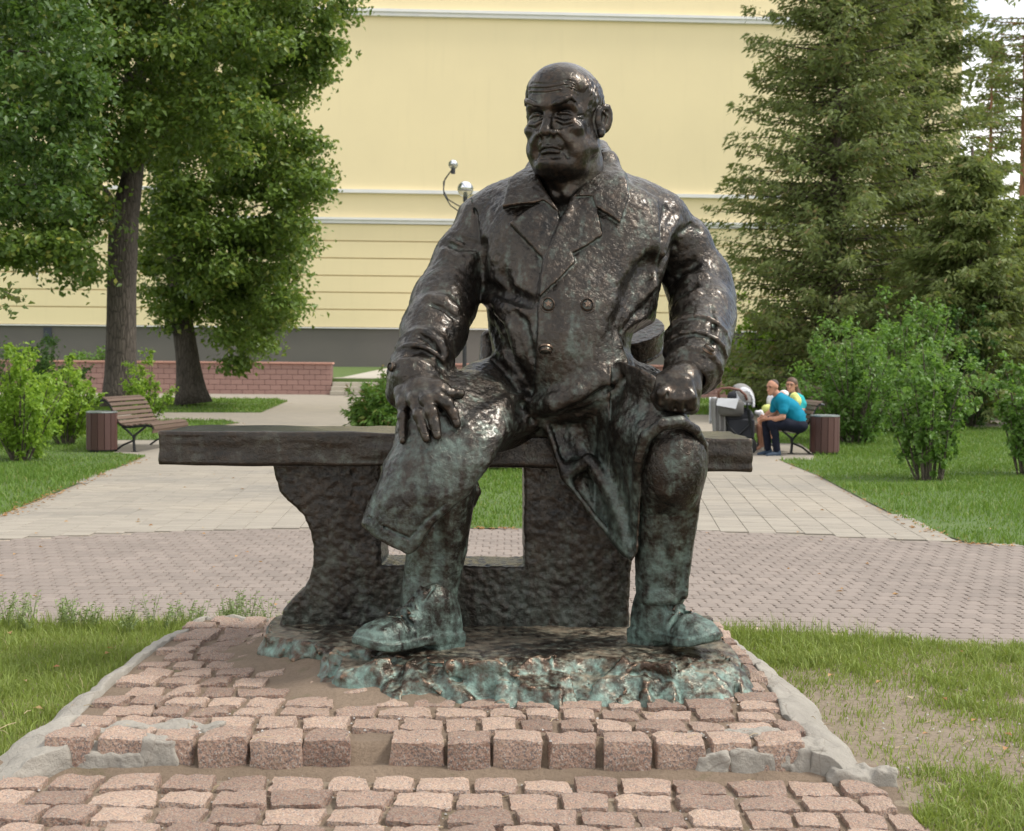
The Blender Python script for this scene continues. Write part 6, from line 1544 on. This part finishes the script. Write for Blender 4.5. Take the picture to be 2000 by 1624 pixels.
# ---------------------------------------------------------------- pram
M_fab = plain('grey_fabric', (.22, .215, .205), .9, var=.15, scale=20); M_lgt = plain('pale_fabric', (.52, .53, .55), .85, var=.08, scale=12); M_blk = plain('black_fabric', (.02, .022, .028), .8); M_lea = plain('brown_leather', (.14, .055, .035), .5); M_bag = plain('bag_grey', (.085, .082, .075), .7, var=.2, scale=15)
def pram():
    Y = 24.0; k = Y/FPX; B0 = P(1435, 880, Y); B0[2] = 0; t = empty('pram', tuple(B0)); tag(t, 'grey and white pram with brown handle, bag and blanket parked before the seated couple', 'pram')
    q = lambda x, y, dy=0: P(x, y, Y+dy)-B0
    def ell(name, c, r_, mat, M=None, cut=None, thick=None):
        e = prim_ell(c, r_, M)
        def f(p):
            d = e[0](p)
            if thick: d = np.maximum(d, -(d+thick))
            if cut is not None: d = np.maximum(d, cut(p))
            return d
        V, Fq = surface_nets(f, np.array(c)-max(r_)*1.05, np.array(c)+max(r_)*1.05, .018); return new_mesh(name, V, Fq, mat, True, t)
    c = q(1446, 784); ell('hood', c, (.25, .27, .31), M_fab, cut=lambda p: np.maximum((c[2]-.02-p[:, 2]), (c[0]-.05-p[:, 0])*.8-(p[:, 2]-c[2])*.25-.0), thick=.03)
    c2 = q(1444, 786, -.03); ell('hood_lining', c2, (.215, .24, .26), M_lgt, cut=lambda p: np.maximum((c2[2]-.05-p[:, 2]), (c2[0]-.08-p[:, 0])*.8), thick=.03)
    c3 = q(1452, 790, -.16); ell('hood_rim', c3, (.20, .10, .30), M_lgt, cut=lambda p: np.maximum(c3[2]-.06-p[:, 2], .045-np.abs(p[:, 0]*0+((p[:, 0]-c3[0])**2/.2**2+(p[:, 2]-c3[2])**2/.3**2)**.5*.2-.0)*.3))
    b = MB(); c = q(1438, 800); ell('hood_shade_fill', q(1436, 775, -.12), (.14, .10, .10), M_blk)  # black solid put inside the hood to stand in for its shade
    ell('carrycot', q(1432, 812, 0), (.36, .22, .17), M_blk, cut=lambda p: p[:, 2]-float(q(1432, 795)[2]))
    h = MB(); h.tube([q(1404, 778, -.28), q(1403, 766, -.28), q(1409, 759, -.28), q(1425, 758, -.28), q(1445, 762, -.28), q(1456, 772, -.28), q(1459, 782, -.28)], .022, 8); h.build('handle', M_lea, t, True)
    g = MB(); x0, x1 = q(1404, 800, -.30), q(1452, 810, -.30); g.box((x0[0], x0[1]-.08, float(q(0+1420, 812)[2])), (x1[0], x1[1]+.10, float(q(1420, 780)[2])), bev=.05); g.build('bag', M_bag, t, True)
    g = MB(); a = [q(1402, 778, -.40), q(1443, 779, -.40), q(1437, 799, -.43), q(1399, 792, -.43)]; g.add([v_ for v_ in a]+[v_+np.array([0, .02, 0]) for v_ in a], [(3, 2, 1, 0), (4, 5, 6, 7), (0, 1, 5, 4), (1, 2, 6, 5), (2, 3, 7, 6), (3, 0, 4, 7)]); g.build('bag_flap', M_lgt, t)
    # blanket: pleated cloth hanging from the handle side
    V = []; n = 26; rows = 12
    for j in range(rows):
        for i in range(n):
            u = i/(n-1); w_ = j/(rows-1); x = 1389+(u*26+w_*3); y = 778+w_*68; pt = q(x, y, -.24+.045*math.sin(u*17+w_*1.5)*w_**.5); V.append(pt)
    idx = np.arange(n*rows).reshape(rows, n); Fq = np.stack([idx[:-1, :-1], idx[1:, :-1], idx[1:, 1:], idx[:-1, 1:]], -1).reshape(-1, 4)
    o = new_mesh('blanket', V, Fq, M_fab, True, t); md = o.modifiers.new('thickness', 'SOLIDIFY'); md.thickness = .015
    V = [q(1386+(i/9)*14, 776+(j/7)*52, -.14+.03*math.sin(i*.9)) for j in range(8) for i in range(10)]; idx = np.arange(80).reshape(8, 10); Fq = np.stack([idx[:-1, :-1], idx[1:, :-1], idx[1:, 1:], idx[:-1, 1:]], -1).reshape(-1, 4)
    o = new_mesh('muslin_cloth', V, Fq, M_lgt, True, t); md = o.modifiers.new('thickness', 'SOLIDIFY'); md.thickness = .01
    f = MB()
    for dy in (-.24, .24):
        f.tube([q(1405, 790, dy), q(1425, 835, dy), q(1462, 873, dy)], .016, 6); f.tube([q(1458, 782, dy), q(1464, 830, dy), q(1418, 872, dy)], .016, 6)
    f.tube([q(1464, 800, -.25), q(1470, 850, -.25)], .02, 6); f.tube([q(1438, 854, -.25), q(1438, 854, .25)], .014, 6); f.build('frame', M_iron, t)
    g = MB(); a = q(1419, 818, -.2); c_ = q(1466, 856, .2); g.box((a[0], -.22+a[1]+.2, c_[2]), (c_[0], a[1]+.42, a[2]), bev=.03); g.build('basket', M_blk, t)
    for x in (1418, 1462):
        for dy in (-.27, .27):
            w = MB(); w.lathe([(.10, -.02), (.135, -.02), (.145, 0), (.135, .02), (.10, .02)], M=Matrix.Rotation(PI/2, 4, 'X'), n=20); cc_ = q(x, 880, dy); w.v = [(a_+cc_[0], b_+cc_[1], c+.145) for a_, b_, c in w.v]; w.build('wheel', M_tyre, t)
pram()

# ---------------------------------------------------------------- people on the right bench
M_skin = plain('skin', (.46, .235, .155), .5, var=.06, scale=6); M_tee = plain('teal_shirt', (.005, .19, .29), .85, var=.15, scale=5); M_navy = plain('navy_trousers', (.008, .010, .020), .85, var=.2, scale=6); M_hair = plain('brown_hair', (.09, .05, .03), .6, var=.3, scale=40); M_hair2 = plain('short_dark_hair', (.06, .04, .032), .7); M_aqua = plain('aqua_shirt', (.03, .36, .38), .85); M_lem = plain('lemon_cloth', (.62, .66, .20), .85, var=.12, scale=10); M_wht = plain('white_cotton', (.72, .71, .72), .85); M_shoe2 = plain('navy_shoe', (.02, .04, .07), .7); M_sole = plain('pale_sole', (.45, .42, .36), .7); M_sand2 = plain('sandal', (.55, .50, .42), .6)
for _m in (M_tee, M_navy, M_skin, M_aqua): _m.node_tree.nodes['Principled BSDF'].inputs['Specular IOR Level'].default_value = .2
def person_at(Y):
    return lambda x, y, dy=0: P(x, y, Y+dy)
def body_mesh(name, mod, h, mat, parent, B0):
    lo, hi = mod.bounds(); cl = name in ('shirt', 'top', 'trousers', 'clothes', 'blanket')
    fn = (lambda p: mod(p)+.013*vnoise(p, .10, 3)*np.abs(vnoise(p, .22, 5))+.008*(np.abs(vnoise(p+.03*vnoise(p, .2, 8)[:, None], .085, 6))-.3)) if cl else mod
    V, Fq = surface_nets(fn, lo-.02, hi+.02, h); return new_mesh(name, V-B0, Fq, mat, True, parent)
def small_head(mod, c, fwd, s):
    """life-size head around c, face towards fwd"""
    f = np.array(fwd, float); f /= np.linalg.norm(f); r_ = np.cross([0, 0, 1.0], f); r_ /= np.linalg.norm(r_); u = np.cross(f, r_); g = lambda a, b, c_: c+(r_*a+f*b+u*c_)*s
    mod.add(prim_ell(g(0, -.01, .03), (.082*s,)*3), .03); mod.add(prim_caps([g(0, .015, .02), g(0, .03, -.05)], [.074*s, .058*s]), .03); mod.add(prim_ell(g(0, .06, -.092), (.03*s,)*3), .03)
    mod.add(prim_caps([g(0, .085, .0), g(0, .108, -.035)], [.012*s, .016*s]), .012)
    for s_ in (-1, 1):
        mod.sub(prim_ell(g(s_*.03, .098, .008), (.015*s,)*3), .016); mod.add(prim_caps([g(s_*.015, .088, .028), g(s_*.045, .078, .026)], [.010*s]*2), .012); mod.add(prim_ell(g(s_*.083, -.005, -.005), (.014*s, .018*s, .03*s)), .008)
    mod.sub(prim_caps([g(-.022, .098, -.062), g(.022, .098, -.062)], [.004*s]*2), .006); mod.add(prim_caps([g(-.014, .09, -.068), g(.014, .09, -.068)], [.008*s]*2), .006)
    return g
# man
Ym = 23.3; q = person_at(Ym); B0 = np.array([P(1545, 880, Ym)[0], Ym, 0.]); man = empty('person', tuple(B0)); tag(man, 'man in a teal T-shirt and navy trousers leaning forward on the bench, hands clasped', 'person')
bd = Model(); hc_ = q(1509, 757, -.02)
g = small_head(bd, hc_, (-.80, -.60, -.10), 1.12)
bd.add(prim_caps([g(0, -.02, -.06), q(1524, 777)], [.062, .070]), .03)
bd.add(prim_caps([q(1532, 792), q(1552, 815), q(1558, 828)], [.13, .14, .14]), .04)
bd.add(prim_caps([q(1531, 786, -.17), q(1529, 815, -.24), q(1514, 819, -.22), q(1498, 818, -.12)], [.058, .046, .044, .030]), .02)
bd.add(prim_caps([q(1522, 786, .17), q(1510, 812, .22), q(1496, 818, .06)], [.058, .046, .030]), .02)
for i in range(4):
    bd.add(prim_caps([q(1497, 817, -.10), q(1488, 818+i*1.6, -.10+.02*i), q(1483, 822+i*1.9, -.06+.02*i), q(1487, 826+i*1.5, -.02+.02*i)], [.034, .014, .011, .010]), .008)
    bd.add(prim_caps([q(1495, 816, .04), q(1486, 815+i*1.6, .02), q(1480, 818+i*1.7, -.03), q(1482, 823+i*1.5, -.07)], [.032, .014, .011, .010]), .008)
bd.add(prim_caps([q(1494, 815, -.10), q(1488, 811, -.08), q(1485, 813, -.05)], [.018, .013, .011]), .008)
bd.add(prim_caps([q(1556, 830), q(1508, 829, -.16), q(1515, 872, -.12)], [.1, .06, .045]), .02)
body_mesh('body', bd, .009, M_skin, man, B0)
sh = Model(); sh.add(prim_caps([q(1528, 787), q(1543, 800), q(1553, 814), q(1556, 827)], [.150, .165, .16, .155]), .05); sh.add(prim_caps([q(1524, 781, -.12), q(1531, 786, -.18), q(1530, 802, -.23)], [.09, .088, .078]), .04); sh.add(prim_caps([q(1520, 781, .12), q(1516, 786, .18), q(1512, 800, .22)], [.09, .085, .075]), .04); sh.add(prim_caps([q(1522, 776), q(1526, 780)], [.09, .10]), .03)
sh.sub(prim_ell(g(0, 0, -.02), (.115,)*3), .01); body_mesh('shirt', sh, .013, M_tee, man, B0)
tr = Model(); tr.add(prim_caps([q(1558, 832, -.05), q(1535, 829, -.14), q(1509, 829, -.17)], [.125, .10, .078]), .04); tr.add(prim_caps([q(1509, 829, -.17), q(1514, 850, -.14), q(1517, 878, -.12)], [.076, .070, .060]), .03); tr.add(prim_caps([q(1558, 832, .08), q(1497, 828, .16)], [.12, .078]), .04); tr.add(prim_caps([q(1497, 829, .16), q(1498, 850, .13), q(1500, 876, .11)], [.075, .068, .058]), .03); tr.add(prim_ell(q(1558, 832), (.17, .18, .12)), .05)
body_mesh('trousers', tr, .013, M_navy, man, B0)
def shoe_small(toe, heel, parent, B0, mat):
    s = Model(); h_ = np.array(heel); t_ = np.array(toe); s.add(prim_caps([h_+[0, 0, .05], h_*.5+t_*.5+np.array([0, 0, .05]), t_+[0, 0, .035]], [.045, .045, .035]), .02); s.add(prim_caps([h_+[0, 0, .06], h_+[0, 0, .10]], [.045, .045]), .02)
    s.op('-', lambda p: p[:, 2]-.022, (-99, -99, -99), (99, 99, .03), .0); V, Fq = surface_nets(s, np.minimum(h_, t_)-[.08, .08, .0], np.maximum(h_, t_)+[.08, .08, .17], .010); new_mesh('shoe', V-B0, Fq, mat, True, parent)
    b = MB(); d = (t_-h_); d /= np.linalg.norm(d); n_ = np.array([-d[1], d[0], 0]); pts_ = [h_-d*.04, h_-d*.03+n_*.042, h_*.4+t_*.6+n_*.052, t_+d*.04+n_*.02, t_+d*.04-n_*.02, h_*.4+t_*.6-n_*.052, h_-d*.03-n_*.042]
    b.prism([(p_[0]-B0[0], p_[1]-B0[1]) for p_ in pts_], .006, .028); b.build('sole', M_sole, parent)
def gz0(px, py): a = G(px, py); a[2] = .0; return a
hA = q(1520, 884, -.12); hA[2] = 0; shoe_small(hA+np.array([-.19, -.06, 0]), hA, man, B0, M_shoe2)
hB = q(1503, 880, .11); hB[2] = 0; shoe_small(hB+np.array([-.19, -.06, 0]), hB, man, B0, M_shoe2)
hr_ = Model(); hr_.add(prim_ell(g(0, -.022, .046), (.090, .092, .082)), .01); hr_.sub(prim_ell(g(0, .085, .035), (.085, .075, .09)), .02); hr_.op('-', lambda p: (p-g(0, 0, -.01))@np.array([0, 0, 1.0])*1.0, (-99, -99, -99), (99, 99, 99), 0) if False else None
body_mesh('hair', hr_, .009, M_hair2, man, B0)
M_eye = plain('dark_eye', (.03, .02, .015), .3)
def eyes(g, parent, B0):
    for s_ in (-1, 1):
        b = MB(); b.lathe([(.001, -.008), (.009, -.004), (.012, 0), (.009, .004), (.001, .008)], tuple(g(s_*.031, .088, .008)-B0), 8); b.build('eye', M_eye, parent, True)
        b = MB(); b.tube([g(s_*.014, .099, .026)-B0, g(s_*.03, .096, .031)-B0, g(s_*.05, .083, .027)-B0], [.003, .005, .003], 5); b.build('eyebrow', M_eye, parent)
eyes(g, man, B0)
b = MB(); c_ = q(1497, 818, -.12)-B0; b.lathe([(.036, -.014), (.042, -.012), (.042, .012), (.036, .014)], n=14, M=Matrix.Rotation(PI/2, 4, 'Y')); b.v = [(x+c_[0]+.03, y+c_[1]-.01, z+c_[2]) for x, y, z in b.v]; b.build('wristwatch', M_blk, man)
# woman, behind him, with the baby on her lap
Yw = 24.1; q = person_at(Yw); B0 = np.array([P(1556, 875, Yw)[0], Yw, 0.]); wo = empty('person', tuple(B0)); tag(wo, 'woman with long brown hair and aqua top sitting behind the man, looking over', 'person')
bd = Model(); g = small_head(bd, q(1546, 753), (-.5, -.86, 0), 1.08)
bd.add(prim_caps([g(0, -.01, -.06), q(1553, 774)], [.05, .055]), .03); bd.add(prim_caps([q(1554, 786), q(1556, 826)], [.13, .13]), .03)
bd.add(prim_caps([q(1566, 782, .0), q(1568, 802, -.1), q(1552, 800, -.25)], [.05, .045, .033]), .02); bd.add(prim_caps([q(1552, 800, -.25), q(1547, 796, -.28)], [.03, .018]), .01)
bd.add(prim_caps([q(1558, 832), q(1500, 832, -.05), q(1484, 833, -.1), q(1484, 850, -.08), q(1487, 872, -.05)], [.11, .08, .062, .052, .036]), .02)
bd.add(prim_caps([q(1487, 872, -.05), q(1479, 877, -.1)], [.036, .03]), .02); bd.add(prim_caps([q(1558, 832, .1), q(1490, 832, .2), q(1493, 872, .2)], [.11, .065, .036]), .02)
body_mesh('body', bd, .010, M_skin, wo, B0)
sh = Model(); sh.add(prim_caps([q(1553, 783), q(1557, 800), q(1558, 828)], [.145, .15, .16]), .04); sh.add(prim_caps([q(1562, 780, -.02), q(1568, 790, -.05)], [.075, .07]), .03); body_mesh('top', sh, .013, M_aqua, wo, B0)
sk = Model(); sk.add(prim_caps([q(1558, 832), q(1515, 831, 0)], [.14, .10]), .03); body_mesh('shorts', sk, .014, M_wht, wo, B0)
hr_ = Model(); hr_.add(prim_ell(g(0, -.014, .040), (.099, .104, .100)), .01); hr_.add(prim_caps([g(.0, -.07, .0), q(1560, 775, .06), q(1566, 795, .08)], [.075, .06, .03]), .03); hr_.add(prim_caps([g(-.07, -.02, .02), g(-.075, -.02, -.10)], [.03, .02]), .02); hr_.add(prim_caps([g(.07, -.02, .02), g(.08, -.03, -.12)], [.03, .03]), .02); hr_.sub(prim_ell(g(0, .115, -.02), (.066, .085, .085)), .012)
body_mesh('hair', hr_, .009, M_hair, wo, B0); eyes(g, wo, B0)
hA = q(1487, 878, -.05); hA[2] = .0; shoe_small(hA+np.array([-.14, -.03, 0]), hA, wo, B0, M_sand2)
hA = q(1494, 878, .2); hA[2] = .0; shoe_small(hA+np.array([-.14, -.03, 0]), hA, wo, B0, M_sand2)
# baby held against her
B0 = np.array(q(1532, 800, -.15)); ba = empty('person', tuple(B0)); tag(ba, 'baby in a white hat and lemon clothes lying across the lap of the woman', 'person')
bb = Model(); bb.add(prim_ell(q(1528, 773, -.12), (.066, .070, .078)), .02); bb.add(prim_caps([q(1530, 782, -.12), q(1515, 800, -.15), q(1495, 814, -.12)], [.07, .08, .05]), .03); body_mesh('body', bb, .010, M_skin, ba, B0)
bb = Model(); bb.add(prim_ell(q(1531, 770, -.08), (.085, .085, .070)), .02); body_mesh('hat', bb, .010, M_wht, ba, B0)
bb = Model(); bb.add(prim_ell(q(1505, 784, .05), (.07, .09, .125)), .04); bb.add(prim_caps([q(1512, 776, .0), q(1522, 776, .0)], [.05, .05]), .04); bb.add(prim_caps([q(1486, 806, -.1), q(1478, 806, -.1)], [.05, .035]), .02); bb.add(prim_caps([q(1488, 812, -.1), q(1500, 816, -.1)], [.05, .06]), .03); body_mesh('blanket', bb, .010, M_wht, ba, B0)
bb = Model(); bb.add(prim_ell(q(1499, 800, -.05), (.105, .09, .09)), .03); bb.add(prim_caps([q(1551, 775, -.17), q(1556, 785, -.2), q(1550, 800, -.2)], [.07, .08, .07]), .04); body_mesh('clothes', bb, .010, M_lem, ba, B0)
bag = Model(); q = person_at(23.1); bag.add(prim_caps([q(1494, 830), q(1493, 850)], [.05, .06]), .02); B0 = np.array(q(1493, 840));
